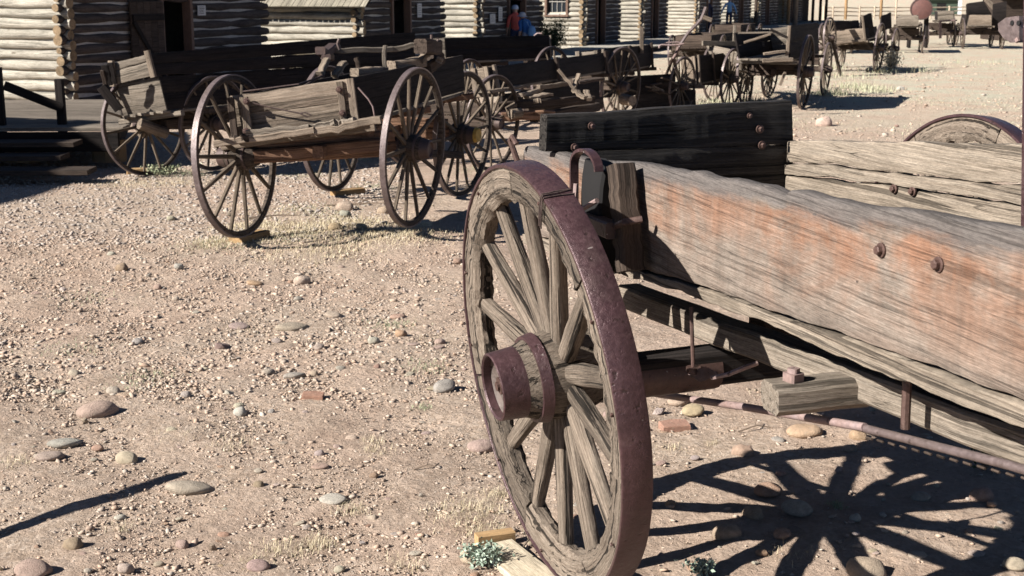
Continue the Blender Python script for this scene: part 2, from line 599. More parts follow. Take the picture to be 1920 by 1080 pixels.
# straw patch by the second wagon
nt.links.new(col, b.inputs['Base Color'])
b.inputs['Roughness'].default_value = 1.0
b.inputs['Specular IOR Level'].default_value = .05
h = math_(nt, 'ADD', math_(nt, 'MULTIPLY', n_fine, 1.0), math_(nt, 'MULTIPLY', n_grit, .35))
h = math_(nt, 'ADD', h, math_(nt, 'MULTIPLY', noise(nt, pos, 13, 5, .6), 2.2))
bump(nt, b, h, 1.0, .016)
M['ground'] = gm

pm, nt, b = newmat('gravel pebbles')
a = node(nt, 'ShaderNodeAttribute', attribute_name='tone')
tc = node(nt, 'ShaderNodeTexCoord')
c = mix(nt, 1.0, a.outputs['Color'], ramp(nt, noise(nt, tc.outputs['Object'], 160, 4, .7), [(.3, .8), (.7, 1.15)]), 'MULTIPLY')
nt.links.new(c, b.inputs['Base Color'])
b.inputs['Roughness'].default_value = .95
b.inputs['Specular IOR Level'].default_value = .15
M['pebble'] = pm

sm, nt, b = newmat('field stone')
oi = node(nt, 'ShaderNodeObjectInfo')
tc = node(nt, 'ShaderNodeTexCoord')
ov = node(nt, 'ShaderNodeVectorMath', operation='ADD')
nt.links.new(tc.outputs['Object'], ov.inputs[0])
nt.links.new(math_(nt, 'MULTIPLY', oi.outputs['Random'], 20), ov.inputs[1])
n1 = noise(nt, ov.outputs[0], 2.2, 6, .65)
n2 = noise(nt, ov.outputs[0], 14, 6, .7)
c = mix(nt, 1.0, oi.outputs['Color'], ramp(nt, n1, [(.3, .72), (.7, 1.2)]), 'MULTIPLY')
c = mix(nt, 1.0, c, ramp(nt, n2, [(.3, .82), (.7, 1.12)]), 'MULTIPLY')
c = mix(nt, ramp(nt, noise(nt, ov.outputs[0], 5, 3, .5), [(.58, 0.0), (.72, .5)]), c, (.46, .37, .28))
nt.links.new(c, b.inputs['Base Color'])
b.inputs['Roughness'].default_value = .88
b.inputs['Specular IOR Level'].default_value = .2
bump(nt, b, n2, .6, .05)
M['stone'] = sm


def grass_mat(name, c0, c1, c2):
    m, nt, b = newmat(name)
    a = node(nt, 'ShaderNodeAttribute', attribute_name='tone')
    s = node(nt, 'ShaderNodeSeparateColor')
    nt.links.new(a.outputs['Color'], s.inputs[0])
    c = ramp(nt, s.outputs[0], [(0, c0), (.5, c1), (1, c2)])
    nt.links.new(c, b.inputs['Base Color'])
    b.inputs['Roughness'].default_value = .8
    b.inputs['Specular IOR Level'].default_value = .2
    return m


M['straw'] = grass_mat('dry straw grass', (.44, .35, .22), (.56, .47, .31), (.66, .58, .42))
M['green_grass'] = grass_mat('grey green grass', (.22, .26, .15), (.32, .34, .21), (.44, .43, .28))
M['pale_grass'] = grass_mat('pale sage green grass', (.29, .30, .19), (.38, .37, .25), (.47, .43, .30))
M['sage'] = grass_mat('silver sage leaves', (.20, .26, .19), (.30, .37, .29), (.42, .48, .38))
M['bush'] = grass_mat('dark bush leaves', (.035, .05, .02), (.06, .08, .035), (.11, .12, .06))
M['twig'] = simple('grey twigs', (.20, .15, .11), .9, .2, 40)
#@@PART2

# ================================================================== ground
def axis(a, b, fine, c0, c1, grow, first):
    xs = list(np.arange(c0, c1 + 1e-6, fine))
    s = fine
    x = c1
    while x < b:
        s = min(s * grow, 60)
        x += s
        xs.append(x)
    s = fine
    x = c0
    while x > a:
        s = min(s * grow, 60)
        x -= s
        xs.insert(0, x)
    return np.array(xs)


gx = axis(-900, 900, .03, -2.2, 2.6, 1.035, 0)
gy = axis(-60, 2600, .03, 3.2, 7.5, 1.03, 0)
GX, GY = np.meshgrid(gx, gy)


def rough2(x, y, seed, f0, octs, gain=.55):
    r = np.random.default_rng(seed)
    o = np.zeros_like(x)
    a = 1.0
    f = f0
    for k in range(octs):
        for _ in range(4):
            th = r.uniform(0, 6.283)
            o += a * .5 * np.sin((x * math.cos(th) + y * math.sin(th)) * f * r.uniform(.7, 1.3) + r.uniform(0, 6.28))
        a *= gain
        f *= 1.9
    return o


near = np.exp(-(np.maximum(0, np.abs(GX) - 3) / 4) ** 2) * np.exp(-(np.maximum(0, GY - 8) / 5) ** 2)
# the hillside behind the yard
d_h = np.clip((GY - 190.0) / 420.0, 0, 1)
hill = 72.0 * d_h ** 1.15 * (1 + .16 * np.sin(GX * .011 + 1.0) + .08 * np.sin(GX * .031 + GY * .012)) + np.clip(GY - 260, 0, 1) * 2.0 * rough2(GX, GY, 5, .05, 4)
GZ = gz(GX, GY) + near * (.0045 * rough2(GX, GY, 3, 13.0, 4) + .0025 * rough2(GX, GY, 9, 70.0, 2)) + np.maximum(hill, 0) * (GY > 190)
ny_, nx_ = GX.shape
idx = np.arange(ny_ * nx_).reshape(ny_, nx_)
quads = np.stack([idx[:-1, :-1], idx[:-1, 1:], idx[1:, 1:], idx[1:, :-1]], -1).reshape(-1, 4)


def np_mesh(name, V, F, mats, tone=None, smooth=False):
    me = bpy.data.meshes.new(name)
    V = np.asarray(V, np.float32)
    F = np.asarray(F, np.int32)
    k = F.shape[1]
    me.vertices.add(len(V))
    me.vertices.foreach_set('co', V.ravel())
    me.loops.add(F.size)
    me.loops.foreach_set('vertex_index', F.ravel())
    me.polygons.add(len(F))
    me.polygons.foreach_set('loop_start', np.arange(0, F.size, k, dtype=np.int32))
    if smooth:
        me.polygons.foreach_set('use_smooth', np.ones(len(F), bool))
    me.update(calc_edges=True)
    if tone is not None:
        c = np.ones((len(V), 4), np.float32)
        c[:, :3] = tone if tone.ndim == 2 else tone[:, None]
        at_ = me.color_attributes.new('tone', 'FLOAT_COLOR', 'POINT')
        at_.data.foreach_set('color', c.ravel())
    me.materials.append(mats)
    return me


ground = link('ground', np_mesh('ground', np.stack([GX, GY, GZ], -1).reshape(-1, 3), quads, M['ground'], smooth=True), kind='structure')
ground['label'] = 'dry stony dirt of the open yard rising to a bare tan hillside'


# ================================================================== wheels
def frame_from(xaxis, zhint, origin):
    x = Vector(xaxis).normalized()
    z = Vector(zhint)
    z = (z - x * z.dot(x)).normalized()
    y = z.cross(x)
    m = Matrix.Identity(4)
    for i, c in enumerate((x, y, z)):
        for k in range(3):
            m[k][i] = c[k]
    m.translation = Vector(origin)
    return m


def spoke_mesh(name, r0, x0, r1, x1, w0, wm, w1, d, mat, n=12, seg=12, rough=.0, seed=0):
    """a spoke standing on +z from the hub to the rim"""
    mb = MB()
    o = random.uniform(0, 50)
    rings, gr = [], []
    ph = random.uniform(0, 6)
    for i in range(seg + 1):
        t = i / seg
        r = lerp(r0, r1, t)
        x = lerp(x0, x1, t)
        w = lerp(w0, wm, min(1, t / .3)) if t < .3 else lerp(wm, w1, (t - .3) / .7)
        dd = lerp(d, d * .8, t)
        ring, g = [], []
        for k in range(n):
            a = 6.28318 * k / n
            e = 1 + rough * (math.sin(3 * a + ph + t * 5) * .5 + math.sin(7 * a + t * 9 + ph * 2) * .35)
            ca, sa = math.cos(a), math.sin(a)
            # rounded-square section
            q = (abs(ca) ** 3 + abs(sa) ** 3) ** (-1 / 3)
            ring.append(Vector((x + ca * q * dd / 2 * e, sa * q * w / 2 * e, r)))
            g.append((o + r, sa * w / 2, ca * dd / 2))
        rings.append(ring)
        gr.append(g)
    mb.loft(rings, gr)
    return mb.mesh(name, mat, smooth=True)


def felloe_mesh(name, r0, r1, xa, xb, a0, a1, mat, rough, seg=14, seed=0):
    mb = MB()
    r = np.random.default_rng(seed)
    sec = [(xa, r0 + .25 * (r1 - r0)), (xa, (r0 + r1) / 2), (xa, r1), ((xa + xb) / 2, r1), (xb, r1), (xb, (r0 + r1) / 2), (xb, r0 + .25 * (r1 - r0)),
           (lerp(xb, xa, .25), r0), ((xa + xb) / 2, r0), (lerp(xb, xa, .75), r0)]
    waves = [wob(seed * 31 + j, seg + 1, rough, 2.2) + wob(seed * 57 + j, seg + 1, rough * .7, 9) for j in range(len(sec))]
    rings, gr = [], []
    o = random.uniform(0, 50)
    for i in range(seg + 1):
        a = lerp(a0, a1, i / seg)
        ring, g = [], []
        for j, (x, rr) in enumerate(sec):
            rr2 = rr + (waves[j][i] if rr < r1 - 1e-4 else 0)
            x2 = x + (waves[j - 1][i] * (.7 if rr < r1 - 1e-4 else .3))
            ring.append(Vector((x2, math.sin(a) * rr2, math.cos(a) * rr2)))
            g.append((o + a * .6, rr2, x2))
        rings.append(ring)
        gr.append(g)
    mb.loft(rings, gr)
    return mb.mesh(name, mat, smooth=True)


WM = {}


def light_wheel_meshes(rimw=.042):
    if 'l' in WM:
        return WM['l']
    Rr = .6
    d = {}
    mb = MB()
    mb.lathe([(-rimw, Rr), (0, Rr), (0.001, Rr - .006), (0, Rr - .011), (-rimw, Rr - .011), (-rimw - .001, Rr - .006)], 56, closed_profile=True)
    d['tyre'] = mb.mesh('tyre', M['tyre_far'], True)
    mb = MB()
    mb.lathe([(-rimw + .003, Rr - .012), (-.003, Rr - .012), (-.001, Rr - .038), (-.010, Rr - .050), (-rimw + .010, Rr - .050), (-rimw + .001, Rr - .038)], 56, closed_profile=True)
    d['rim'] = mb.mesh('rim', M['wood_rim'], True)
    mb = MB()
    mb.lathe([(-.20, .0), (-.20, .065), (-.15, .082), (-.09, .10), (-.03, .10), (.02, .088), (.07, .07), (.075, .0)], 24)
    d['hub'] = mb.mesh('hub', M['wood_rim'], True)
    mb = MB()
    mb.lathe([(.045, .082), (.11, .068), (.115, .058), (.10, .05), (.098, .0)], 24)
    mb.lathe([(.0, .101), (.018, .098), (.018, .09), (.0, .09)], 24, closed_profile=True)
    mb.lathe([(-.125, .098), (-.108, .104), (-.108, .09), (-.125, .09)], 24, closed_profile=True)
    d['hub_band'] = mb.mesh('hub_band', M['iron_dark'], True)
    d['spokes'] = [spoke_mesh('spoke', .085, -.06, Rr - .05, -.024, .034, .036, .026, .03, M['wood_spoke_far'], n=8, seg=4, rough=.04) for _ in range(4)]
    mb = MB()
    for k in range(14):
        a = 6.28318 * k / 14
        mb.tube([(-.06, math.sin(a) * .085, math.cos(a) * .085), (-.024, math.sin(a) * (Rr - .05), math.cos(a) * (Rr - .05))], .017, 6, r1=.013)
    d['spoke_set'] = mb.mesh('spokes', M['wood_spoke_far'], True)
    WM['l'] = d
    return d


def light_wheel(parent, center, out, D, n=14, phase=None, fine=True, skip=()):
    d = light_wheel_meshes()
    phase = random.uniform(0, 6.28) if phase is None else phase
    m = frame_from(out, (0, 0, 1), center) @ Matrix.Rotation(phase, 4, 'X') @ Matrix.Diagonal((D / 1.2, D / 1.2, D / 1.2, 1))
    w = link('wheel', None, parent, M=m)
    w.empty_display_size = .2
    for k in ('tyre', 'rim', 'hub', 'hub_band'):
        link(k, d[k], w)
    if fine:
        for k in range(n):
            if k in skip:
                continue
            link('spoke', d['spokes'][k % 4], w, M=Matrix.Rotation(-6.28318 * k / n, 4, 'X'))
    else:
        link('spoke_set', d['spoke_set'], w)
    return w


def heavy_wheel(parent, center, out, Rr, phase=0.0, wire=False):
    key = 'h%.3f' % Rr
    tw = .087
    w = link('wheel', None, parent, M=frame_from(out, (0, 0, 1), center) @ Matrix.Rotation(phase, 4, 'X'))
    w.empty_display_size = .2
    if key not in WM:
        d = {}
        mb = MB()
        n = 96
        rings, gr = [], []
        prof = [(-tw, Rr - .001), (-tw + .004, Rr), (-.004, Rr), (0, Rr - .003), (0.0, Rr - .011), (-.003, Rr - .013), (-tw + .003, Rr - .013), (-tw, Rr - .011)]
        mb.lathe(prof, n, closed_profile=True)
        d['tyre'] = mb.mesh('tyre', M['tyre'], True)
        gap = .006
        d['felloe'] = []
        for k in range(7):
            a0 = 6.28318 * k / 7 + gap
            a1 = 6.28318 * (k + 1) / 7 - gap
            d['felloe'].append(felloe_mesh('felloe', Rr - .112, Rr - .0135, -.006, -tw + .010, a0, a1, M['wood_spoke'], .0075, 30, k + 3))
        mb = MB()
        mb.lathe([(-.25, .0), (-.25, .095), (-.2, .112), (-.14, .132), (-.06, .136), (-.01, .128), (.03, .114), (.06, .104), (.062, .0)], 40)
        d['hub'] = mb.mesh('hub', M['wood_spoke'], True)
        mb = MB()
        mb.lathe([(.044, .109), (.124, .103), (.127, .098), (.122, .093), (.05, .097)], 40, closed_profile=True)
        d['front_band'] = mb.mesh('front_band', M['tyre'], True)
        mb = MB()
        mb.lathe([(.062, .0), (.085, .0), (.095, .05), (.088, .070), (.098, .093), (.075, .0935), (.062, .09)], 36)
        d['hub_face'] = mb.mesh('hub_face', M['iron_grey'], True)
        mb = MB()
        mb.beam((.085, 0, 0), (.106, 0, 0), .046, .046, up=(0, .3, 1), bev=.2)
        mb.tube([(.10, 0, 0), (.114, 0, 0)], .014, 10)
        d['axle_nut'] = mb.mesh('axle_nut', M['iron'], False)
        mb = MB()
        mb.lathe([(-.020, .1385), (.012, .1315), (.012, .122), (-.020, .127)], 40, closed_profile=True)
        d['hub_band'] = mb.mesh('hub_band', M['tyre'], True)
        mb = MB()
        mb.lathe([(-.235, .106), (-.205, .117), (-.205, .1), (-.235, .1)], 40, closed_profile=True)
        d['rear_band'] = mb.mesh('rear_band', M['tyre'], True)
        mb = MB()
        for k in range(7):
            for q in ((.2, .7) if k % 2 else (.45,)):
                a = 6.28318 * (k + q + random.uniform(-.06, .06)) / 7
                mb.hexbolt((-.003, math.sin(a) * (Rr - .036), math.cos(a) * (Rr - .036)), (1, 0, 0), .006, .007, washer=False)
        d['rivet'] = mb.mesh('rivets', M['iron'])
        d['spoke'] = [spoke_mesh('spoke', .118, -.085, Rr - .092, -.046, .052, .068, .050, .050, M['wood_spoke'], n=20, seg=22, rough=.045, seed=k) for k in range(5)]
        WM[key] = d
    d = WM[key]
    for k in ('tyre', 'hub', 'front_band', 'hub_face', 'axle_nut', 'hub_band', 'rear_band'):
        link(k, d[k], w)
    for me in d['felloe']:
        link('felloe', me, w)
    link('rivet_set', d['rivet'], w, kind='stuff')
    for k in range(14):
        link('spoke', d['spoke'][(k * 3) % 5], w, M=Matrix.Rotation(-6.28318 * k / 14, 4, 'X'))
    if wire:
        mb = MB()
        for a, tw_ in ((.43, 0.0), (.445, .012), (.455, -.01)):
            pts = []
            for x, r in ((.002, Rr - .10), (.004, Rr - .05), (.003, Rr - .008), (.0, Rr + .003), (-.04, Rr + .0035), (-tw, Rr + .003), (-tw - .003, Rr - .05), (-tw, Rr - .1)):
                aa = a + tw_ * (x / tw) + random.uniform(-.004, .004)
                pts.append((x, math.sin(aa) * r, math.cos(aa) * r))
            mb.tube(pts, .0022, 5)
        mb.build('wire', M['iron_dark'], w, True)
    return w


# ================================================================== foreground wagon
PHI = .3408
fw = thing('freight_wagon', 'heavy freight wagon with wide iron tyres and paint worn plank side, closest to viewer', 'wagon', (.0599, 3.8527, 0.0))
fw.rotation_euler = (0, 0, PHI - math.pi / 2)
CB = .1153
FWB = .03
outv = Vector((0, -math.cos(CB), -math.sin(CB)))
cz = .6506 * math.cos(CB) + FWB
heavy_wheel(fw, (0, 0, cz), outv, .6506, phase=.03, wire=True)
YIN = .36
YFAR = 1.36
YW = 2 * YIN + (YFAR - YIN)
heavy_wheel(fw, (-.97, 2.30, cz - .01), Vector((0, math.cos(CB), -math.sin(CB))), .6506, phase=.3)
heavy_wheel(fw, (4.1, 0, .56 + FWB), outv, .56, phase=.1)
heavy_wheel(fw, (4.1, YW, .56 + FWB), Vector((0, math.cos(CB), -math.sin(CB))), .56, phase=.2)


bpy.context.view_layer.update()
fw_inv = (Matrix.Translation((.0599, 3.8527, 0)) @ Matrix.Rotation(PHI - math.pi / 2, 4, 'Z')).inverted()


def side(px, py, y):
    O = fw_inv @ Vector((0, 0, CAM_H))
    D = fw_inv.to_3x3() @ ray(px, py)
    t = (y - O.y) / D.y
    return O + D * t



def poly_plank(name, top, bot, y, th, mat, x0, x1, n=150, skew=.0, seed=1, sign=1, rag=.003):
    """a long board whose upper and lower edges follow measured outlines; its face is at y, thickness towards sign*y"""
    tx, tz = zip(*top)
    bx, bz = zip(*bot)
    mb = MB()
    rings, gr, bd = [], [], []
    o = random.uniform(0, 50)
    r = np.random.default_rng(seed)
    ww = wob(seed, n + 1, rag, 9) + wob(seed + 5, n + 1, rag * .6, 26)
    wb = wob(seed + 9, n + 1, rag, 8) + wob(seed + 6, n + 1, rag, 21)
    bw = wob(seed + 11, n + 1, .006, 2)
    ys = [0, .012, .05, .15, .3, .45, .6, .75, .88, .95, .985, 1.0]
    dep = [.4, .1, .02, 0, 0, 0, 0, 0, 0, .02, .10, .38]
    for i in range(n + 1):
        x = lerp(x0, x1, i / n)
        zt = float(np.interp(x, tx, tz)) + ww[i]
        zb = float(np.interp(x, bx, bz)) + wb[i]
        ring, g = [], []
        for q, dd in zip(ys, dep):
            jx = x + (wobend[int(q * 40)] if i in (0,) else 0)
            ring.append(Vector((jx, y + sign * (dd * th * .6 + bw[i]), lerp(zb, zt, q))))
            g.append((o + x, lerp(zb, zt, q) + skew * x, 2.0))
        for q, dd in reversed(list(zip(ys, dep))):
            jx = x + (wobend[int(q * 40)] if i in (0,) else 0)
            ring.append(Vector((jx, y + sign * (th - dd * th * .5 + bw[i]), lerp(zb, zt, q))))
            g.append((o + x, lerp(zb, zt, q), 2.0 + th))
        rings.append(ring)
        gr.append(g)
        bd += ys + ys[::-1]
    mb.loft(rings, gr)
    ob = mb.build(name, mat, fw, True)
    ob.data.attributes.new('band', 'FLOAT', 'POINT').data.foreach_set('value', np.array(bd, np.float32))
    return ob


wobend = wob(77, 41, .012, 5)
TOP = [(-1.075, 1.251), (-.846, 1.259), (-.483, 1.269), (-.266, 1.284), (-.101, 1.303), (.083, 1.311), (.249, 1.312), (.291, 1.323), (.33, 1.321), (.368, 1.317), (.526, 1.329),
       (.662, 1.332), (.754, 1.326), (.79, 1.322), (.812, 1.34), (.863, 1.343), (1.021, 1.343), (1.18, 1.349), (1.279, 1.36), (1.433, 1.368), (1.544, 1.372), (1.637, 1.378), (2.6, 1.42), (4.6, 1.49)]
BOT = [(-1.08, .925), (-.5, .955), (0, .985), (.294, 1.004), (.603, 1.02), (.802, 1.023), (.979, 1.036), (1.116, 1.042), (1.288, 1.047), (1.493, 1.053), (1.674, 1.058), (2.6, 1.09), (4.6, 1.155)]
SEAM = [(-1.08, 1.165), (-.5, 1.182), (-.05, 1.175), (.15, 1.163), (.4, 1.135), (.6, 1.10)]
SIDE_X0, SIDE_X1 = -1.06, 4.5
poly_plank('side_plank', TOP, BOT, YIN, .055, M['wood_side'], SIDE_X0, SIDE_X1, 220, seed=4, skew=.035)
SILL_T = [(x, z - .006) for x, z in BOT]
SILL_B = [(-1.08, .875), (.358, .972), (.594, .977), (.793, .990), (.929, .984), (1.103, .985), (1.293, .988), (1.432, .996), (1.573, 1.003), (2.6, 1.035), (4.6, 1.10)]
poly_plank('sill', SILL_T, SILL_B, YIN + .004, .085, M['wood_inner'], SIDE_X0 - .02, SIDE_X1, 160, seed=8, rag=.005)
# the far side: two boards and a lower one
FT = [(-1.1, 1.235), (-.857, 1.259), (-.656, 1.277), (-.258, 1.313), (.03, 1.339), (.415, 1.373), (1.5, 1.42), (4.6, 1.53)]
FS = [(-1.1, 1.155), (-.85, 1.171), (-.542, 1.201), (-.248, 1.212), (.042, 1.228), (.429, 1.255), (1.5, 1.30), (4.6, 1.41)]
FC = [(-1.1, 1.11), (-.83, 1.126), (-.538, 1.151), (-.4, 1.158), (-.244, 1.174), (.074, 1.184), (.256, 1.192), (.436, 1.198), (1.5, 1.24), (4.6, 1.35)]
FBt = [(-1.1, .93), (4.6, 1.155)]
poly_plank('far_plank', FT, [(x, z + .003) for x, z in FS], YFAR, .055, M['wood_inner'], -1.05, SIDE_X1, 150, seed=14, rag=.004)
poly_plank('far_plank', [(x, z - .003) for x, z in FS], [(x, z + .003) for x, z in FC], YFAR - .006, .06, M['wood_inner'], -1.06, SIDE_X1, 150, seed=18, rag=.004)
poly_plank('far_plank', [(x, z - .004) for x, z in FC], FBt, YFAR, .055, M['wood_inner'], -1.04, SIDE_X1, 150, seed=19, rag=.005)
# floor boards along the box
for k in range(5):
    y0 = YIN + .075 + k * .176
    mb = MB()
    mb.beam((-1.0, y0 + .083, .950), (4.5, y0 + .083, 1.156), .165, .035, nseg=24, rough=.002)
    mb.build('floor_board', M['wood_brown'], fw, True)
# tarred end board, two planks across the bed
UE = -.80
mb = MB()
mb.quad((UE + .06, YIN - .035, 1.268), (UE - .06, YFAR + .03, 1.240), (UE - .06, YFAR + .015, 1.412), (UE + .06, YIN - .03, 1.392), .055, nx=60, ny=6, edge=.0035, bow=.002, rd=.12)
mb.build('end_plank', M['wood_burnt'], fw, True)
mb = MB()
mb.quad((UE + .055, YIN + .06, .965), (UE - .062, YFAR - .005, .975), (UE - .062, YFAR + .045, 1.2365), (UE + .055, YIN + .06, 1.263), .055, nx=60, ny=6, edge=.0025, bow=.002, rd=.12)
mb.build('end_plank', M['wood_burnt'], fw, True)


def up_on(py, pz):
    return None


bolt_me = []
for k in range(4):
    mb = MB()
    mb.hexbolt((0, 0, 0), (1, 0, 0), .0125, .017)
    bolt_me.append(mb.mesh('bolt', M['iron'], False))


def bolt(parent, p, nrm, s=1.0, k=0):
    return link('bolt', bolt_me[k % 4], parent, M=frame_from(nrm, (.1, .2, 1), p) @ Matrix.Diagonal((s, s, s, 1)))


def eb(px, py, off=.006):
    """point on the tarred board under a measured pixel (board plane x = UE + .06 - .12 * f)"""
    nW = Vector((1, .118, 0)).normalized()
    Mi = fw_inv
    O = Mi @ Vector((0, 0, CAM_H))
    D = Mi.to_3x3() @ ray(px, py)
    p0 = Vector((UE + .06, YIN, 1.3))
    t = (p0 - O).dot(nW) / D.dot(nW)
    return O + D * t + nW * off, nW




for k, (px, py, s) in enumerate(((1108, 236, .75), (1076, 276, .75), (1404, 217, .6), (1423, 242, .85), (1427, 272, .85))):
    p, nr = eb(px, py)
    bolt(fw, p, nr, s, k)
for k, (px, py) in enumerate(((1652, 469), (1760, 496))):
    p = side(px, py, YIN - .004)
    bolt(fw, p, (0, -1, 0), .85, k)
for k, (px, py) in enumerate(((1676, 354), (1711, 359))):
    p = side(px, py, YFAR - .008)
    bolt(fw, p, (.1, -1, 0), .8, k)
# stake, its backing block blackened for shade and the iron loop around them
mb = MB()
mb.beam(side(1183, 508, YIN - .06), side(1163, 309, YIN - .06), .068, .07, up=(0, 1, 0), nseg=14, rough=.002, bev=.1)
mb.build('stake', M['wood_brown'], fw, True)
mb = MB()
mb.beam((-.27, YIN - .05, .86), (-.21, YIN - .045, 1.285), .16, .07, up=(0, 1, 0), nseg=8, rough=.002)
mb.build('stake_block', M['black'], fw, True)
mb = MB()
lp = []
zc_ = 1.275
for i in range(13):
    a = math.pi * i / 12
    lp.append((-.22 - math.cos(a) * .10, YIN - .10, zc_ + .055 * math.sin(a)))
lp = [(-.315, YIN - .10, 1.10), (-.318, YIN - .10, 1.2)] + lp
rings, gr = [], []
for i, p in enumerate(lp):
    p = Vector(p)
    d = (Vector(lp[min(i + 1, len(lp) - 1)]) - Vector(lp[max(i - 1, 0)])).normalized()
    s = Vector((0, 1, 0))
    u = d.cross(s)
    rings.append([p + s * x + u * y for x, y in ((-.014, -.005), (.014, -.005), (.014, .005), (-.014, .005))])
    gr.append([(0, 0, 0)] * 4)
mb.loft(rings, gr)
mb.build('iron_loop', M['tyre'], fw, True)
mb = MB()
mb.tube([(-.30, YIN - .10, 1.215), (-.295, YIN - .108, 1.135), (-.27, YIN - .115, 1.125), (-.19, YIN - .115, 1.155), (-.13, YIN - .10, 1.185)], .0085, 8)
mb.build('iron_link', M['iron_pale'], fw, True)
mb = MB()
mb.beam((-.34, YIN - .07, 1.10), (.0, YIN - .10, 1.112), .05, .05, up=(0, 0, 1))
mb.build('iron_bracket', M['iron_dark'], fw)
mb = MB()
mb.tube([(-.02, YIN - .09, 1.12), (.075, YIN - .10, 1.150), (.09, YIN - .05, 1.158)], .011, 8)
mb.build('stake_pin', M['iron'], fw, True)
mb = MB()
mb.quad((-.11, YIN - .11, .78), (-.03, YIN - .11, .75), (-.11, YIN - .095, 1.0), (-.17, YIN - .095, 1.02), .012, nx=3, ny=4)
mb.build('iron_plate', M['iron_pale'], fw)
bolt(fw, (-.07, YIN - .115, .815), (0, -1, 0), 1.1)
# axle, bolster, hounds and reach
mb = MB()
mb.beam((0, .20, cz - .02), (-.1, 1.9, cz - .02), .12, .11, bev=.1, nseg=4)
mb.build('axle', M['wood_dark_shade'], fw, True)
for y0, y1 in ((.70, .95), (1.4, 1.66)):
    mb = MB()
    mb.beam((.0, y0 + .06, cz + .10), (.0, y1 - .02, cz + .10), .10, .13, bev=.08, nseg=4)
    mb.build('bolster', M['wood_dark_shade'], fw, True)
mb = MB()
mb.tube([(0, -.02, cz - .005), (0, .12, cz - .01), (0, .30, cz - .03), (-.02, .62, cz - .03)], .066, 14)
mb.build('axle_skein', M['iron'], fw, True)
for y, z0 in ((.60, .755), (1.12, .755)):
    mb = MB()
    mb.beam((-.62, y, z0), (4.1, y, z0 + .26), .085, .08, bev=.1, nseg=20, rough=.002)
    mb.build('hound', M['wood_grey'], fw, True)
mb = MB()
mb.beam((1.0, .70, .90), (3.3, .66, 1.03), .11, .10, bev=.1, nseg=12, rough=.002)
mb.build('lower_beam', M['wood_dark_shade'], fw, True)
mb = MB()
mb.beam((4.1, .2, .56), (4.1, YW - .2, .56), .13, .15, bev=.1)
mb.build('axle', M['wood_brown'], fw, True)
# cross beam with the split end and its bolt
mb = MB()
mb.beam((.795, YIN - .015, .808), (.88, 1.5, .860), .10, .078, bev=.2, nseg=14, rough=.0025)
mb.build('cross_beam', M['wood_grey'], fw, True)
mb = MB()
mb.beam((.80, YIN + .045, .851), (.80, YIN + .045, .873), .042, .042, up=(1, .2, 0))
mb.beam((.80, YIN + .045, .871), (.80, YIN + .045, .885), .026, .026, up=(1, .6, 0))
mb.build('bolt', M['iron_pale'], fw)
# brake rods
mb = MB()
mb.tube([(-.60, .52, .43), (.41, .50, .656), (.98, .50, .774)], .011, 10)
mb.build('brake_rod', M['iron_pale'], fw, True)
mb = MB()
mb.tube([(.93, .505, .762), (1.48, .50, .850), (2.6, .48, 1.0)], .0105, 10)
mb.build('brake_rod', M['tyre_far'], fw, True)
mb = MB()
for k in range(16):
    p = Vector((1.0 + k * .045, .50, .752 + k * .0072))
    mb.tube([p + Vector((-.012, 0, 0)), p + Vector((.012, 0, .002))], .003, 6)
mb.build('brake_chain', M['wood_brown'], fw, True)
mb = MB()
mb.tube([(1.145, .49, .98), (1.15, .49, .825)], .011, 8)
mb.build('tie_rod', M['iron'], fw, True)
mb = MB()
ta, tb = side(1296, 575, .42), side(1300, 700, .42)
mb.tube([ta, tb], .006, 8)
mb.tube([tb + Vector((0, 0, .002)), tb + Vector((0, 0, .020))], .022, 10)
mb.build('tie_rod', M['iron'], fw, True)
mb = MB()
hp = [side(x, y, .42) for x, y in ((1290, 702), (1312, 716), (1345, 706), (1325, 696))]
mb.loft([[p for p in hp], [p + Vector((0, 0, .012)) for p in hp]], [[(0, 0, 0)] * 4] * 2)
mb.tube([side(1335, 708, .42), side(1365, 702, .43), side(1395, 690, .46), side(1420, 681, .5)], .007, 6)
mb.build('iron_plate', M['iron_pale'], fw)
# standing brake bar with its drilled plate
mb = MB()
pb = side(1914, 430, .80)
pt_ = side(1919, 0, .80)
d_ = (pt_ - pb).normalized()
pb0 = pb - d_ * .35
pt1 = pb + d_ * .95
mb.quad(pb0 + Vector((0, 0, 0)), pb0 + Vector((.09, 0, 0)), pt1 + Vector((.09, 0, 0)), pt1, .014, nx=3, ny=10)
mb.build('brake_bar', M['tyre'], fw)
mb = MB()
pl = [side(x, y, .815) for x, y in ((1908, 30), (1886, 33), (1871, 44), (1872, 58), (1880, 70), (1894, 80), (1911, 80), (1911, 30))]
fr = [[p for p in pl], [p + Vector((0, .014, 0)) for p in pl]]
mb.loft(fr, [[(0, 0, 0)] * len(pl)] * 2)
mb.build('drilled_plate', M['tyre_far'], fw)
for (px, py) in ((1897, 43), (1909, 43)):
    mb = MB()
    p = side(px, py, .813)
    mb.tube([p, p + Vector((0, .004, 0))], .006, 14)
    mb.build('bolt_hole', M['black'], fw)
mb = MB()
p = side(1909, 75, .812)
mb.hexbolt(p, (0, -1, 0), .007, .006, washer=False)
mb.build('rivet', M['iron_pale'], fw)
# iron hook on the rear corner of the box
mb = MB()
mb.tube([(-1.05, YIN - .02, 1.17), (-1.06, YIN - .04, 1.235), (-1.075, YIN - .05, 1.275), (-1.05, YIN - .05, 1.29), (-1.03, YIN - .04, 1.265)], .011, 8)
mb.build('corner_hook', M['iron'], fw, True)
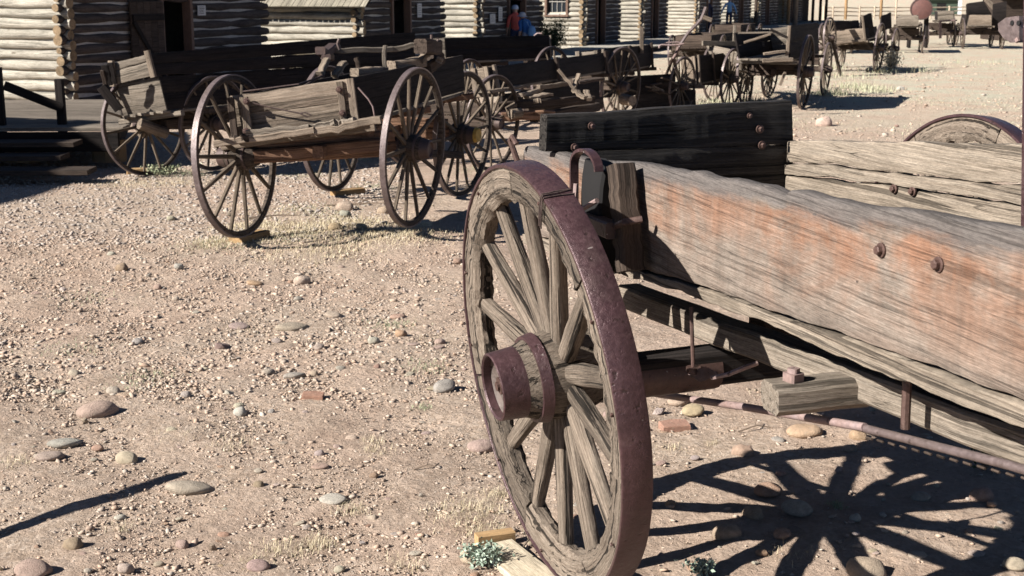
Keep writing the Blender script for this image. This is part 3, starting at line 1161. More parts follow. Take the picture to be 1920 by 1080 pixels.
# pale block under the wheel
blk = thing('wood_block', 'pale sawn lumber block wedged under the big foreground wheel', 'block', (0, 0, 0), 'blocks chocking the wagon wheels')
mb = MB()
wb_ = Vector((.0599, 3.8527, 0))
uV = Vector((math.sin(PHI), -math.cos(PHI), 0))
nV = Vector((-math.cos(PHI), -math.sin(PHI), 0))
bpt = on(985, 1062)
#@@PART3
mb = MB()
ba = wb_ - uV * .30 + nV * .02
bb = wb_ + uV * .20 - nV * .05
mb.beam((ba.x, ba.y, .008), (bb.x, bb.y, .004), .135, .05, bev=.04)
link('plank', mb.mesh('plank', M['lumber']), blk)
mb = MB()
bc = wb_ - uV * .335 + nV * .0
mb.beam((bc.x - nV.x * .06, bc.y - nV.y * .06, .028), (bc.x + nV.x * .07, bc.y + nV.y * .07, .028), .045, .05, bev=.04)
link('plank', mb.mesh('plank', M['lumber_orange']), blk)


def block(px, py, L, w, h, ang, mat, label):
    p = on(px, py)
    o = MB()
    d = Vector((math.cos(R(ang)), math.sin(R(ang)), 0)) * L / 2
    o.beam(-d + Vector((0, 0, h / 2 - .01)), d + Vector((0, 0, h / 2 - .01)), w, h, bev=.06)
    return link('wood_block', o.mesh('wood_block', mat), None, label, 'block', 'blocks chocking the wagon wheels', loc=p)


block(468, 450, .34, .13, .065, 62, M['lumber_orange'], 'orange lumber block under the nearest wheel of the buckboard wagon')
block(652, 364, .34, .10, .06, 40, M['lumber_orange'], 'orange board under the broken far wheel of the buckboard wagon')
block(777, 424, .26, .15, .05, 15, M['lumber'], 'pale flat block under the right front wheel of the buckboard wagon')
block(256, 326, .2, .12, .07, 20, M['lumber_orange'], 'yellow block under the left wheel of the high sided farm wagon')


# ================================================================== the row of old wagons
def yawdir(y):
    return Vector((math.sin(R(y)), math.cos(R(y)), 0))


def wagon(name, label, group, corners, yaw, L, wheels, sides=2, near_n=2, far_n=2, drop=0.0, mats=None, floor=5, fine=True, lean=0.0, inset=.0,
          cleats=True, reach=True, sill=True, left_side=True, right_side=True, flare=0.0, wheel_toe=0.0, far_h=1.0):
    """corners of the near end: lower left, lower right, upper right, upper left (world)"""
    mt = dict(end=M['wood_grey'], side=M['wood_dark_shade'], frame=M['wood_brown'], floor=M['wood_grey'])  # side boards carry the shade-darkened wood
    if mats:
        mt.update(mats)
    a0, b0, b1, a1 = corners
    d = yawdir(yaw)
    base = (a0 + b0) / 2
    org = Vector((base.x, base.y, float(gz(base.x, base.y))))
    w = thing(name, label, 'wagon', org, group)
    a0, b0, b1, a1 = (p - org for p in corners)
    off = d * L + Vector((0, 0, -drop))
    A0, B0, B1, A1 = (p + off for p in (a0, b0, b1, a1))
    if far_h != 1.0:
        B1 = lerp(B0, B1, far_h)
        A1 = lerp(A0, A1, far_h)
    th = .03

    def boards(nm, p00, p10, p11, p01, n, mat, nx, edge=.0025):
        for i in range(n):
            q = MB()
            t0, t1 = i / n + (.002 if i else 0), (i + 1) / n - .001
            q.quad(lerp(p00, p01, t0), lerp(p10, p11, t0), lerp(p10, p11, t1), lerp(p00, p01, t1), th, nx=nx, ny=2, edge=edge, bow=.003)
            q.build(nm, mat, w, True)
    rt = (b0 - a0).normalized()
    if near_n:
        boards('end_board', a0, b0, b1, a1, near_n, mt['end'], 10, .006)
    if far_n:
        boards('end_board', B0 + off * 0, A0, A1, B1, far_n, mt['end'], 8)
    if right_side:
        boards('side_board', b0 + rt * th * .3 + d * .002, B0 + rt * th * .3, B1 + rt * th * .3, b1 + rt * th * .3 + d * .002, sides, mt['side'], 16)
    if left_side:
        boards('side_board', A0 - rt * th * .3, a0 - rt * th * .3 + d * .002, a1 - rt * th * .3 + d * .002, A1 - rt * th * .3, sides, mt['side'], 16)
    for i in range(floor):
        q = MB()
        t = (i + .5) / floor
        p = lerp(a0, b0, t)
        q.beam(p - d * .04 + Vector((0, 0, -.012)), p + off + Vector((0, 0, -.012)), (b0 - a0).length / floor - .008, .028, nseg=6, rough=.002)
        q.build('floor_board', mt['floor'], w, True)
    if sill:
        for t in (.02, .5, .96):
            q = MB()
            p = lerp(a0, A0, t)
            p2 = lerp(b0, B0, t)
            q.beam(p - rt * .10 + Vector((0, 0, -.055)), p2 + rt * .12 + Vector((0, 0, -.055)), .07, .055, nseg=6, rough=.002)
            q.build('cross_sill', mt['frame'] if t > .1 else mt['end'], w, True)
    if cleats:
        up = (b1 - b0)
        for t in (.08, .9):
            q = MB()
            p = lerp(a0, b0, t) - d * .018
            q.beam(p - up * .02, p + (lerp(a1, b1, t) - lerp(a0, b0, t)) * 1.04, .06, .032, up=-d, nseg=5, rough=.0015)
            q.build('cleat', mt['end'], w, True)
        for t in (.02, .5, .97):
            q = MB()
            p = lerp(b0, B0, t) + rt * .05
            q.beam(p - up * .15, p + up * 1.08, .055, .035, up=rt, nseg=5, rough=.0015)
            q.build('stake', mt['frame'] if t > .1 else mt['end'], w, True)
    # wheels: (centre, D, side, yaw)
    pairs = {}
    for (c, D, sd, ax, wy) in wheels:
        wd = yawdir(wy)
        out = Vector((wd.y, -wd.x, 0)) * (1 if sd > 0 else -1) + Vector((0, 0, -.05))
        light_wheel(w, c - org, out, D, fine=fine)
        pairs.setdefault(ax, []).append(c - org - out * .05)
    mids = []
    for ax, cs in pairs.items():
        if len(cs) == 2:
            q = MB()
            q.beam(cs[0], cs[1], .09, .11, nseg=4, rough=.003)
            q.build('axle', mt['frame'], w, True)
            mid = (cs[0] + cs[1]) / 2
            q = MB()
            s = (cs[1] - cs[0]).normalized()
            zz = min(a0.z, b0.z) - .10
            hw = min((cs[1] - cs[0]).length / 2 - .12, .55)
            q.beam(mid - s * hw + Vector((0, 0, max(.1, (zz - mid.z) * .6))), mid + s * hw + Vector((0, 0, max(.1, (zz - mid.z) * .6))), .10, max(.08, (zz - mid.z) * .6), nseg=4, rough=.003)
            q.build('bolster', mt['frame'], w, True)
            mids.append(mid)
    if reach and len(mids) == 2:
        q = MB()
        q.beam(mids[0] - (mids[1] - mids[0]).normalized() * .25 + Vector((0, 0, .02)), mids[1] + Vector((0, 0, .02)), .08, .09, nseg=6, rough=.003)
        q.build('reach_pole', mt['frame'], w, True)
        for s in (-1, 1):
            q = MB()
            q.beam(mids[0] + rt * .35 * s + Vector((0, 0, .10)), lerp(mids[0], mids[1], .75) + Vector((0, 0, .08)), .06, .06, nseg=4, rough=.003)
            q.build('hound', mt['frame'], w, True)
    return w, org


def wc(px, Y, D, lift=0.0, cy=None):
    """wheel centre standing on the ground at distance Y under pixel column px"""
    zc = D / 2
    X = 0
    for _ in range(4):
        X = at(px, 540 - FPX * math.tan(math.atan2(zc - CAM_H, Y) + PITCH), Y).x
        zc = float(gz(X, Y)) + D / 2 + lift
    return Vector((X, Y, zc))


GRP = 'old wagons parked in a row across the yard'


def four(first, D, yaw, track, wb, side=1, D2=None):
    """wheel list from one near wheel"""
    d = yawdir(yaw)
    r = Vector((d.y, -d.x, 0))
    D2 = D2 or D

    def st(p, DD):
        return Vector((p.x, p.y, float(gz(p.x, p.y)) + DD / 2 - .005))
    o = first - r * track * side
    f = first + d * wb
    g = o + d * wb
    return [(first, D, side, 0, yaw), (st(o, D), D, -side, 0, yaw), (st(f, D2), D2, side, 1, yaw), (st(g, D2), D2, -side, 1, yaw)]


# --- the high sided farm wagon at the back left
YA = 33
wA = [(wc(268, 14.35, 1.09), 1.09, -1, 0, 36), (wc(404, 14.55, 1.03, .03), 1.03, 1, 0, 32), (wc(560, 17.2, 1.1), 1.1, -1, 1, 30), (wc(722, 17.4, 1.1, .06), 1.1, 1, 1, 22)]
cA = (at(228, 218, 14.12), at(312, 206, 13.95), at(297, 144, 13.95), at(212, 158, 14.12))
wagA, oA = wagon('farm_wagon', 'high sided dark farm wagon with sagging pale end boards beside the plank steps', GRP, cA, YA, 4.3, wA, sides=2, near_n=1, far_n=2, cleats=False)
# upper, tilted box section
d = yawdir(YA)
ua = (at(216, 158, 14.06), at(292, 141, 13.9), at(280, 100, 13.9), at(213, 119, 14.06))
ua = [p - oA for p in ua]
q = MB()
q.quad(ua[0], ua[1], lerp(ua[1], ua[2], .66), lerp(ua[0], ua[3], .62), .03, nx=10, edge=.006)
q.build('end_board', M['wood_grey'], wagA, True)
q = MB()
q.quad(lerp(ua[0], ua[3], .66), lerp(ua[1], ua[2], .70), ua[2], ua[3], .03, nx=10, edge=.008)
q.build('end_board', M['wood_grey'], wagA, True)
for t in (.0, 1.0):
    q = MB()
    q.beam(lerp(ua[0], ua[1], t) - d * .03 - Vector((0, 0, .02)), lerp(ua[3], ua[2], t) - d * .03 + Vector((0, 0, .03)), .07, .035, up=-d, nseg=4)
    q.build('cleat', M['wood_tan'], wagA, True)
for i in range(2):
    q = MB()
    p0, p1 = lerp(ua[1], ua[2], i * .5), lerp(ua[1], ua[2], i * .5 + .49)
    tt = Vector((.012, 0, 0))
    far0 = cA[1] - oA + d * 4.3
    hh = Vector((0, 0, .33 + .19 * i))
    q.quad(p0 + tt, far0 + hh, far0 + hh + Vector((0, 0, .18)), p1 + tt, .03, nx=20, edge=.005)
    q.build('side_board', M['wood_dark_shade'], wagA, True)
# leaning boards at its left corner
for (x0, y0, x1, y1, w_) in ((186, 165, 220, 208, .05), (193, 160, 228, 205, .05), (196, 122, 205, 160, .07), (206, 118, 214, 157, .06), (191, 132, 198, 158, .04)):
    q = MB()
    q.beam(at(x0, y0, 13.8) - oA, at(x1, y1, 13.85) - oA, w_, .03, up=(0, 1, 0), nseg=4, rough=.002)
    q.build('loose_board', M['wood_dark_shade'] if w_ > .045 else M['wood_brown'], wagA, True)
for (x0, y0, x1, y1, Y) in ((262, 232, 312, 250, 14.0), (262, 250, 300, 235, 14.3)):
    q = MB()
    q.tube([at(x0, y0, Y) - oA, at(x1, y1, Y + .2) - oA], .06, 12)
    q.build('axle_stub', M['wood_tan'], wagA, True)

# --- the buckboard wagon in the middle
YB = 15
wB = [(wc(438, 9.97, 1.22, .045), 1.22, -1, 0, 17), (wc(781, 10.12, 1.215, .05), 1.215, 1, 0, 18), (wc(616, 12.8, 1.2, .04), 1.2, -1, 1, 20), (wc(872, 12.75, 1.2), 1.2, 1, 1, 24)]
cB = (at(434, 259, 9.85), at(668, 229, 9.8), at(661, 146, 9.8), at(431, 181, 9.85))
wagB, oB = wagon('buckboard_wagon', 'tan wagon with two board tail end tied with wire, broken far wheel resting on blocks', GRP, cB, YB, 2.7, wB, sides=1, near_n=2, far_n=1, cleats=False,
                 mats=dict(end=M['wood_tan'], side=M['wood_dark_shade'], frame=M['wood_red']), drop=-.05)
d = yawdir(YB)
for (x0, y0, x1, y1, w_, m_) in ((457, 182, 466, 250, .06, 'wood_tan'), (636, 153, 645, 226, .05, 'wood_tan'), (656, 147, 667, 228, .055, 'wood_tan'), (432, 183, 441, 262, .05, 'wood_brown')):
    q = MB()
    q.beam(at(x0, y0, 9.80) - oB, at(x1, y1, 9.79) - oB, w_, .035, up=(0, -1, 0), nseg=6, rough=.0015)
    q.build('cleat', M[m_], wagB, True)
for (px, py) in ((636, 168), (642, 212), (461, 246), (462, 190)):
    bolt(wagB, at(px, py, 9.765) - oB, (0, -1, 0), 1.3)
for (x0, y0, x1, y1, w_, h_, m_) in ((403, 270, 590, 245, .07, .05, 'wood_tan'), (582, 248, 714, 223, .08, .055, 'wood_tan'), (463, 248, 580, 238, .05, .045, 'wood_grey'),
                                     (583, 238, 628, 229, .05, .04, 'wood_grey'), (630, 231, 668, 225, .05, .04, 'wood_grey'), (440, 262, 470, 258, .05, .05, 'wood_brown')):
    q = MB()
    q.beam(at(x0, y0, 9.72) - oB, at(x1, y1, 9.70) - oB, w_, h_, nseg=10, rough=.005)
    q.build('edge_rail', M[m_], wagB, True)
q = MB()
q.beam(at(476, 293, 9.9) - oB, at(715, 272, 10.0) - oB, .10, .10, nseg=6, rough=.003)
q.build('axle_beam', M['wood_red'], wagB, True)
q = MB()
q.beam(at(640, 285, 10.3) - oB, at(860, 290, 12.7) - oB, .07, .07, nseg=6, rough=.003)
q.build('hound', M['wood_brown'], wagB, True)
for (x0, y0, x1, y1, Y0, Y1) in ((470, 290, 505, 268, 9.9, 10.1), (505, 275, 640, 258, 9.95, 10.6), (520, 285, 600, 262, 10.2, 10.9), (640, 262, 690, 245, 10.2, 10.6)):
    q = MB()
    q.beam(at(x0, y0, Y0) - oB, at(x1, y1, Y1) - oB, .035, .035, nseg=4, rough=.003)
    q.build('brace', M['wood_tan'], wagB, True)
q = MB()
q.tube([at(x, y, 9.77) - oB for x, y in ((474, 193), (500, 200), (535, 207), (560, 212), (577, 219), (584, 216), (572, 211), (560, 213))], .006, 6)
q.build('wire', M['iron_dark'], wagB, True)
q = MB()
q.tube([at(x, y, 9.80) - oB for x, y in ((671, 164), (690, 185), (699, 200), (703, 222))], .006, 6)
q.build('wire', M['iron_pale'], wagB, True)
# the wreck of a seat and spring poles lying across the box
for (x0, y0, x1, y1, Y0, Y1, w_, m_) in ((625, 95, 735, 92, 10.9, 11.1, .06, 'wood_grey'), (730, 93, 812, 82, 11.1, 11.2, .06, 'wood_grey'), (597, 139, 615, 112, 10.2, 10.3, .055, 'wood_tan'),
                                         (627, 143, 645, 116, 10.3, 10.4, .055, 'wood_tan'), (721, 85, 721, 136, 10.9, 10.9, .045, 'wood_grey'), (664, 136, 720, 133, 10.5, 10.8, .09, 'wood_tan'),
                                         (734, 126, 790, 116, 11.0, 11.3, .12, 'wood_tan'), (787, 115, 801, 100, 11.2, 11.3, .06, 'wood_tan'), (668, 108, 674, 132, 11.2, 11.2, .05, 'wood_brown'),
                                         (795, 128, 820, 108, 11.3, 11.5, .14, 'wood_brown'), (822, 117, 826, 108, 11.3, 11.3, .08, 'wood_tan')):
    q = MB()
    q.beam(at(x0, y0, Y0) - oB, at(x1, y1, Y1) - oB, w_, w_ * .7, nseg=6, rough=.004)
    q.build('seat_rail', M[m_], wagB, True)
q = MB()
q.beam(at(790, 88, 11.0) - oB, at(818, 87, 11.4) - oB, .11, .12, nseg=4, rough=.01)
q.build('seat_block', M['wood_brown'], wagB, True)
q = MB()
q.beam(at(606, 96, 10.6) - oB, at(628, 92, 11.0) - oB, .08, .06, nseg=5, rough=.012)
q.beam(at(608, 106, 10.6) - oB, at(616, 108, 11.0) - oB, .07, .05, nseg=5, rough=.012)
q.build('seat_block', M['iron_dark'], wagB, True)
q = MB()
q.tube([at(809, 80, 11.1) - oB, at(809, 65, 11.1) - oB], .012, 6)
q.tube([at(637, 93, 10.8) - oB, at(633, 82, 10.8) - oB, at(636, 73, 10.8) - oB], .014, 6)
q.tube([at(820, 77, 11.2) - oB, at(822, 73, 11.2) - oB, at(819, 71, 11.2) - oB], .008, 6)
q.build('iron_hook', M['iron_dark'], wagB, True)
q = MB()
q.lathe([(0, 0), (.0, .065), (-.03, .075), (-.03, .0)], 20)
me = q.mesh('hub_cap', M['yellow_paint'], True)
c4 = wB[3][0] - oB
wd = yawdir(24)
link('hub_cap', me, wagB, M=frame_from((wd.y, -wd.x, -.05), (0, 0, 1), c4 + Vector((wd.y, -wd.x, 0)) * .145))
q = MB()
q.tube([at(340 + 220, 168, 9.9) - oB, at(605, 141, 10.2) - oB], .010, 6)
q.tube([at(455, 172, 9.85) - oB, at(560, 158, 9.9) - oB, at(608, 142, 10.2) - oB], .008, 6)
q.build('iron_rod', M['iron_dark'], wagB, True)

# --- box wagon behind it, with the bent iron bow
wC = four(wc(880, 19.4, 1.06), 1.06, 28, 1.25, 2.2)
cC = (at(800, 118, 20.0), at(836, 116, 20.0), at(833, 71, 20.0), at(797, 73, 20.0))
wagC, oC = wagon('box_wagon', 'dark box wagon with a bent iron bow at its far end, behind the buckboard wagon', GRP, cC, 50, 2.1, wC, sides=2, near_n=2, cleats=False)
q = MB()
q.tube([at(x, y, 21.3) - oC for x, y in ((998, 88), (1000, 76), (1003, 66), (1007, 63), (1016, 63))], .018, 6)
q.build('iron_bow', M['iron_pale'], wagC, True)

# --- long low wagon with broken running gear
wD = four(wc(927, 14.75, 1.06), 1.06, 32, 1.2, 2.9)[:2]
cD = (at(890, 170, 15.2), at(921, 168, 15.1), at(914, 126, 15.1), at(886, 130, 15.2))
wagD, oD = wagon('long_wagon', 'long low dark wagon with splintered running gear lying beside its wheel', GRP, cD, 22, 4.2, wD, sides=1, near_n=1, cleats=True, mats=dict(end=M['wood_tan']))
for (x0, y0, x1, y1, Y0, Y1, w_, h_, m_) in ((914, 172, 985, 161, 14.6, 15.6, .10, .03, 'wood_tan'), (975, 180, 1018, 165, 14.8, 15.5, .06, .04, 'wood_tan'), (1010, 163, 1072, 156, 15.3, 15.8, .05, .05, 'wood_tan'),
                                             (988, 184, 1030, 176, 14.9, 15.1, .13, .03, 'wood_tan'), (1000, 190, 1014, 188, 14.9, 14.9, .08, .05, 'wood_tan'), (1046, 131, 1076, 166, 15.4, 15.4, .05, .04, 'wood_tan'),
                                             (1076, 165, 1085, 140, 15.4, 15.5, .05, .03, 'wood_tan'), (1078, 155, 1126, 147, 15.5, 15.7, .17, .03, 'wood_brown'), (1075, 168, 1098, 185, 15.4, 15.2, .06, .04, 'wood_tan'),
                                             (1098, 170, 1104, 187, 15.4, 15.2, .06, .04, 'wood_tan'), (930, 200, 1110, 186, 15.0, 15.9, .10, .09, 'wood_brown'), (940, 218, 1040, 214, 15.0, 15.1, .09, .10, 'wood_red'),
                                             (1000, 222, 1120, 200, 15.2, 16.2, .10, .10, 'wood_brown')):
    q = MB()
    q.beam(at(x0, y0, Y0) - oD, at(x1, y1, Y1) - oD, w_, h_, nseg=6, rough=.005)
    q.build('broken_timber', M[m_], wagD, True)
for (x0, y0, x1, y1, Y0, r_, m_) in ((925, 222, 955, 208, 15.0, .07, 'iron_pale'), (958, 214, 976, 211, 14.9, .055, 'wood_tan'), (948, 206, 966, 196, 15.0, .03, 'wood_tan'), (905, 235, 940, 227, 15.1, .035, 'wood_grey')):
    q = MB()
    q.tube([at(x0, y0, Y0) - oD, at(x1, y1, Y0 + .1) - oD], r_, 14)
    q.build('hub_piece', M[m_], wagD, True)

for (c_, m_, Y0, Y1) in ((((935, 176), (1118, 152), (1118, 186), (935, 208)), 'wood_dark_shade', 15.9, 18.0), (((985, 200), (1125, 182), (1125, 205), (985, 226)), 'wood_brown', 16.4, 18.4)):  # dark planks added to fill the shaded gap under the box
    q = MB()
    q.quad(*[at(x, y, lerp(Y0, Y1, (x - 935) / 190)) - oD for x, y in c_], .05, nx=12, edge=.012)
    q.build('gap_fill_plank', M[m_], wagD, True)
# --- wagon with the big pale hub
wE = four(wc(1166, 20.2, 1.18), 1.18, 34, 1.25, 2.3)[:2]
cE = (at(1084, 143, 19.5), at(1124, 141, 19.4), at(1122, 96, 19.4), at(1080, 98, 19.5))
wagE, oE = wagon('cart_wagon', 'dark panelled wagon whose near wheel shows tan spokes above the black board', GRP, cE, 20, 3.0, wE, sides=1, near_n=1)
q = MB()
q.tube([at(1168, 186, 19.9) - oE, at(1186, 189, 19.7) - oE], .085, 16, r1=.075)
q.build('hub_piece', M['wood_tan'], wagE, True)
for k in range(9):
    x, y = 1205 + random.uniform(0, 42), 143 + random.uniform(0, 30)
    q = MB()
    a_ = at(x, y, 20.6)
    q.beam(a_ - oE, a_ + Vector((.16, .1, random.uniform(-.12, .02))) - oE, .05, .02, nseg=3, rough=.004)
    q.build('broken_slat', M['wood_tan'] if k % 2 else M['wood_brown'], wagE, True)
q = MB()
q.beam(at(1203, 100, 21.5) - oE, at(1203, 50, 21.5) - oE, .06, .06)
q.build('stake', M['wood_tan'], wagE, True)

for (c_, m_) in ((((1128, 146), (1262, 138), (1262, 172), (1128, 184)), 'wood_dark_shade'), (((1190, 170), (1300, 168), (1300, 200), (1190, 204)), 'wood_brown')):  # more dark planks added where the gap below lies in shade
    q = MB()
    q.quad(*[at(x, y, 21.4 + (x - 1128) * .012) - oE for x, y in c_], .05, nx=10, edge=.014)
    q.build('gap_fill_plank', M[m_], wagE, True)
# --- small wheel wagon and the hay rake lever
wF = four(wc(1281, 22.3, .96), .96, 33, 1.2, 2.1)[:2]
cF = (at(1282, 157, 22.8), at(1306, 157, 22.7), at(1303, 107, 22.7), at(1279, 109, 22.8))
wagF, oF = wagon('small_wagon', 'small dark box wagon with a low wheel just above the black board', GRP, cF, 24, 1.9, wF, sides=2, near_n=1, mats=dict(end=M['wood_tan']))
q = MB()
q.tube([at(1278, 178, 22.9) - oF, at(1294, 178, 22.6) - oF], .10, 18)
q.build('hub_piece', M['wood_dark_shade'], wagF, True)

rake = thing('hay_rake', 'rusty implement with a pan seat and long curved pale lever rising above the wagons', 'farm implement', on(1262, 200))
o_ = rake.location
q = MB()
q.tube([at(x, y, 21.5) - o_ for x, y in ((1262, 110), (1270, 95), (1278, 80), (1290, 62), (1305, 47), (1315, 36), (1320, 24), (1324, 13))], .022, 8, r1=.03)
q.build('lever', M['tyre_far'], rake, True)
q = MB()
q.beam(at(1318, 32, 21.5) - o_, at(1334, 38, 21.5) - o_, .07, .07, nseg=3)
q.build('foot_rest', M['wood_tan'], rake, True)
q = MB()
q.tube([at(x, y, 21.4) - o_ for x, y in ((1236, 90), (1236, 86), (1240, 84), (1256, 85), (1272, 84), (1282, 82))], .016, 6)
q.tube([at(x, y, 21.7) - o_ for x, y in ((1240, 84), (1252, 80), (1270, 79), (1282, 82))], .014, 6)
q.build('seat_frame', M['iron_pale'], rake, True)
q = MB()
q.tube([at(x, y, 21.5) - o_ for x, y in ((1262, 110), (1268, 100), (1272, 88))], .03, 6)
q.tube([at(1262, 108, 21.5) - o_, Vector((-.2, .3, .3)), Vector((-.3, .4, 0))], .025, 6)
q.tube([at(1262, 108, 21.5) - o_, Vector((.2, .3, .3)), Vector((.3, .3, 0))], .025, 6)
q.build('post', M['iron'], rake, True)

# --- hopper wagon with pale end board
wG = [(wc(1374, 23.7, 1.05), 1.05, 1, 0, 30), (wc(1445, 26.4, .92), .92, 1, 1, 30), (wc(1335, 25.3, 1.05), 1.05, -1, 0, 30), (wc(1392, 27.6, .92), .92, -1, 1, 30)]
cG = (at(1343, 135, 24.3), at(1394, 136, 24.1), at(1391, 97, 24.1), at(1322, 82, 24.6))
wagG, oG = wagon('hopper_wagon', 'grey wagon with wide flared pale top board above tan spoked wheel', GRP, cG, 27, 2.1, wG, sides=2, near_n=2, mats=dict(end=M['wood_grey'], side=M['wood_dark_shade']))
q = MB()
q.beam(at(1317, 81, 24.4) - oG, at(1432, 83, 24.9) - oG, .05, .09, nseg=6)
q.build('top_rail', M['wood_grey'], wagG, True)
q = MB()
q.beam(at(1376, 80, 25.5) - oG, at(1378, 47, 25.5) - oG, .09, .05, nseg=3)
q.build('stake', M['wood_grey'], wagG, True)

# --- big open ended box wagon
wH = [(wc(1513, 23.5, 1.28), 1.28, 1, 0, 23), (wc(1551, 26.8, 1.05), 1.05, 1, 1, 23), (wc(1395, 24.2, 1.2), 1.2, -1, 0, 23), (wc(1437, 27.2, 1.05), 1.05, -1, 1, 23)]
cH = (at(1385, 110, 23.0), at(1481, 112, 22.8), at(1479, 48, 22.8), at(1376, 62, 23.0))
wagH, oH = wagon('open_wagon', 'tall box wagon open at its near end onto pale floor boards, purple wheel beside it', GRP, cH, 22, 2.9, wH, sides=2, near_n=0, far_n=3, cleats=False,
                 mats=dict(end=M['wood_grey'], side=M['wood_dark_shade']))
for (x0, y0, x1, y1, w_, h_, m_) in ((1432, 101, 1472, 96, .12, .04, 'wood_tan'), (1430, 113, 1486, 112, .08, .07, 'wood_tan'), (1476, 105, 1480, 48, .05, .05, 'wood_tan'), (1395, 80, 1445, 64, .05, .04, 'wood_tan'),
                                     (1384, 62, 1465, 60, .03, .03, 'wood_grey'), (1445, 55, 1475, 70, .06, .04, 'wood_dark_shade')):
    q = MB()
    q.beam(at(x0, y0, 22.75) - oH, at(x1, y1, 22.75) - oH, w_, h_, nseg=5, rough=.003)
    q.build('frame_rail', M[m_], wagH, True)
q = MB()
q.beam(at(1462, 160, 23.0) - oH, at(1472, 135, 23.0) - oH, .05, .05)
q.build('prop', M['wood_tan'], wagH, True)

# --- wagon with low pale end board, weeds round its wheel
wI = four(wc(1650, 35.2, 1.27), 1.27, 26, 1.5, 2.2, D2=1.1)
cI = (at(1553, 81, 34.8), at(1621, 74, 34.5), at(1619, 53, 34.5), at(1555, 60, 34.8))
wagI, oI = wagon('hay_wagon', 'dark wagon with raised ragged sides and low pinkish end board, weeds under its wheel', GRP, cI, 22, 2.6, wI, sides=1, near_n=1, cleats=False,
                 mats=dict(end=M['wood_tan'], side=M['wood_dark_shade']))
for (c_, m_) in ((((1612, 76), (1640, 66), (1634, 24), (1616, 31)), 'wood_dark_shade'), (((1652, 60), (1672, 52), (1671, 23), (1653, 31)), 'wood_dark_shade'), (((1556, 58), (1612, 53), (1610, 38), (1560, 40)), 'wood_dark_shade')):  # last sheet stands in for the dark inside above the end board
    q = MB()
    p = [at(x, y, 35.0 + (x - 1612) * .02) - oI for x, y in c_]
    q.quad(*p, .04, nx=8, edge=.01)
    q.build('side_board', M[m_], wagI, True)
q = MB()
q.beam(at(1617, 30, 34.4) - oI, at(1622, 78, 34.4) - oI, .06, .05)
q.beam(at(1553, 83, 34.6) - oI, at(1622, 75, 34.4) - oI, .06, .06, nseg=6, rough=.006)
q.build('end_frame', M['wood_tan'], wagI, True)

# --- loose wheel leaning between two wagons
lw = thing('loose_wheel', 'loose spoked wheel leaning upright between the tall open wagon and hay wagon', 'wheel', wc(1556, 33.5, 1.2) * 1.0)
lw.location.z = float(gz(lw.location.x, lw.location.y))
light_wheel(lw, Vector((0, 0, .95)), (.85, -.5, .05), 1.0, fine=True)
q = MB()
q.beam((-.1, .1, 0), (0, .05, .95), .08, .06)
q.beam((.35, .2, 0), (.05, .1, .95), .08, .06)
q.build('prop', M['wood_brown'], lw)

# --- the wagons at the far end
wJ = four(wc(1732, 47.5, 1.0), 1.0, 14, 1.3, 2.0)
cJ = (at(1681, 47, 47.0), at(1722, 47, 46.8), at(1722, 30, 46.8), at(1681, 33, 47.0))
wagJ, oJ = wagon('far_wagon', 'far low wagon with pale end board standing in front of the rusty tank', GRP, cJ, 16, 2.6, wJ, sides=1, near_n=1, far_n=1, cleats=False, fine=False, mats=dict(end=M['wood_grey']))
tank = thing('water_tank', 'rusty round red tank lying on its side behind the far wagons', 'tank', on(1728, 78))
o_ = tank.location
q = MB()
cT = at(1728, 17, 52.0) - o_
q.lathe([(0, 0), (0, .37), (.02, .40), (1.2, .40), (1.22, 0)], 36)
me = q.mesh('shell', M['barrel'], True)
link('shell', me, tank, M=frame_from((.25, .95, 0), (0, 0, 1), cT))
q = MB()
q.lathe([(-.012, .372), (-.012, .408), (.03, .412), (.03, .38)], 36, closed_profile=True)
link('rim_hoop', q.mesh('rim_hoop', M['iron_dark'], True), tank, M=frame_from((.25, .95, 0), (0, 0, 1), cT))
for dx, dy in ((-.3, .2), (.3, .2), (-.1, 1.1), (.5, 1.1)):
    q = MB()
    q.beam(cT + Vector((dx, dy, -.3)), Vector((cT.x + dx * 1.1, cT.y + dy, 0)), .1, .1)
    q.build('leg', M['wood_dark_shade'], tank)
wK = four(wc(1795, 55.0, .9), .9, 8, 1.2, 1.8)
cK = (at(1758, 38, 54.0), at(1789, 36, 53.8), at(1789, 20, 53.8), at(1758, 22, 54.0))
wagK, oK = wagon('seat_wagon', 'far grey wagon with a boxy seat on a high bent iron leg', GRP, cK, 14, 1.8, wK, sides=1, near_n=2, far_n=1, cleats=False, fine=False, mats=dict(end=M['wood_grey']))
q = MB()
q.beam(at(1763, 40, 53.5) - oK, at(1763, 72, 53.5) - oK, .09, .09)
q.beam(at(1762, 40, 53.5) - oK, at(1790, 38, 53.5) - oK, .07, .07)
q.build('bent_leg', M['iron_pale'], wagK)
wL = four(wc(1804, 51.5, 1.15), 1.15, 10, 1.5, 2.4, side=-1)
cL = (at(1813, 48, 51.0), at(1859, 47, 50.8), at(1859, 28, 50.8), at(1818, 28, 51.0))
wagL, oL = wagon('canopy_wagon', 'far wagon with dark hooded body and pale pink seat board', GRP, cL, 12, 2.4, wL, sides=1, near_n=1, far_n=2, cleats=False, fine=False, mats=dict(end=M['wood_tan']))
for c_ in (((1812, 44), (1815, 44), (1815, 6), (1812, 8)), ((1860, 58), (1885, 56), (1888, 2), (1862, 8))):
    q = MB()
    q.quad(*[at(x, y, 51.2) - oL for x, y in c_], .05, nx=4)
    q.build('side_board', M['wood_dark_shade'], wagL, True)
q = MB()
q.quad(*[at(x, y, 52.4) - oL for x, y in ((1814, 28), (1860, 28), (1845, 2), (1815, 6))], .05, nx=4)
q.build('back_board', M['wood_dark_shade'], wagL, True)
q = MB()
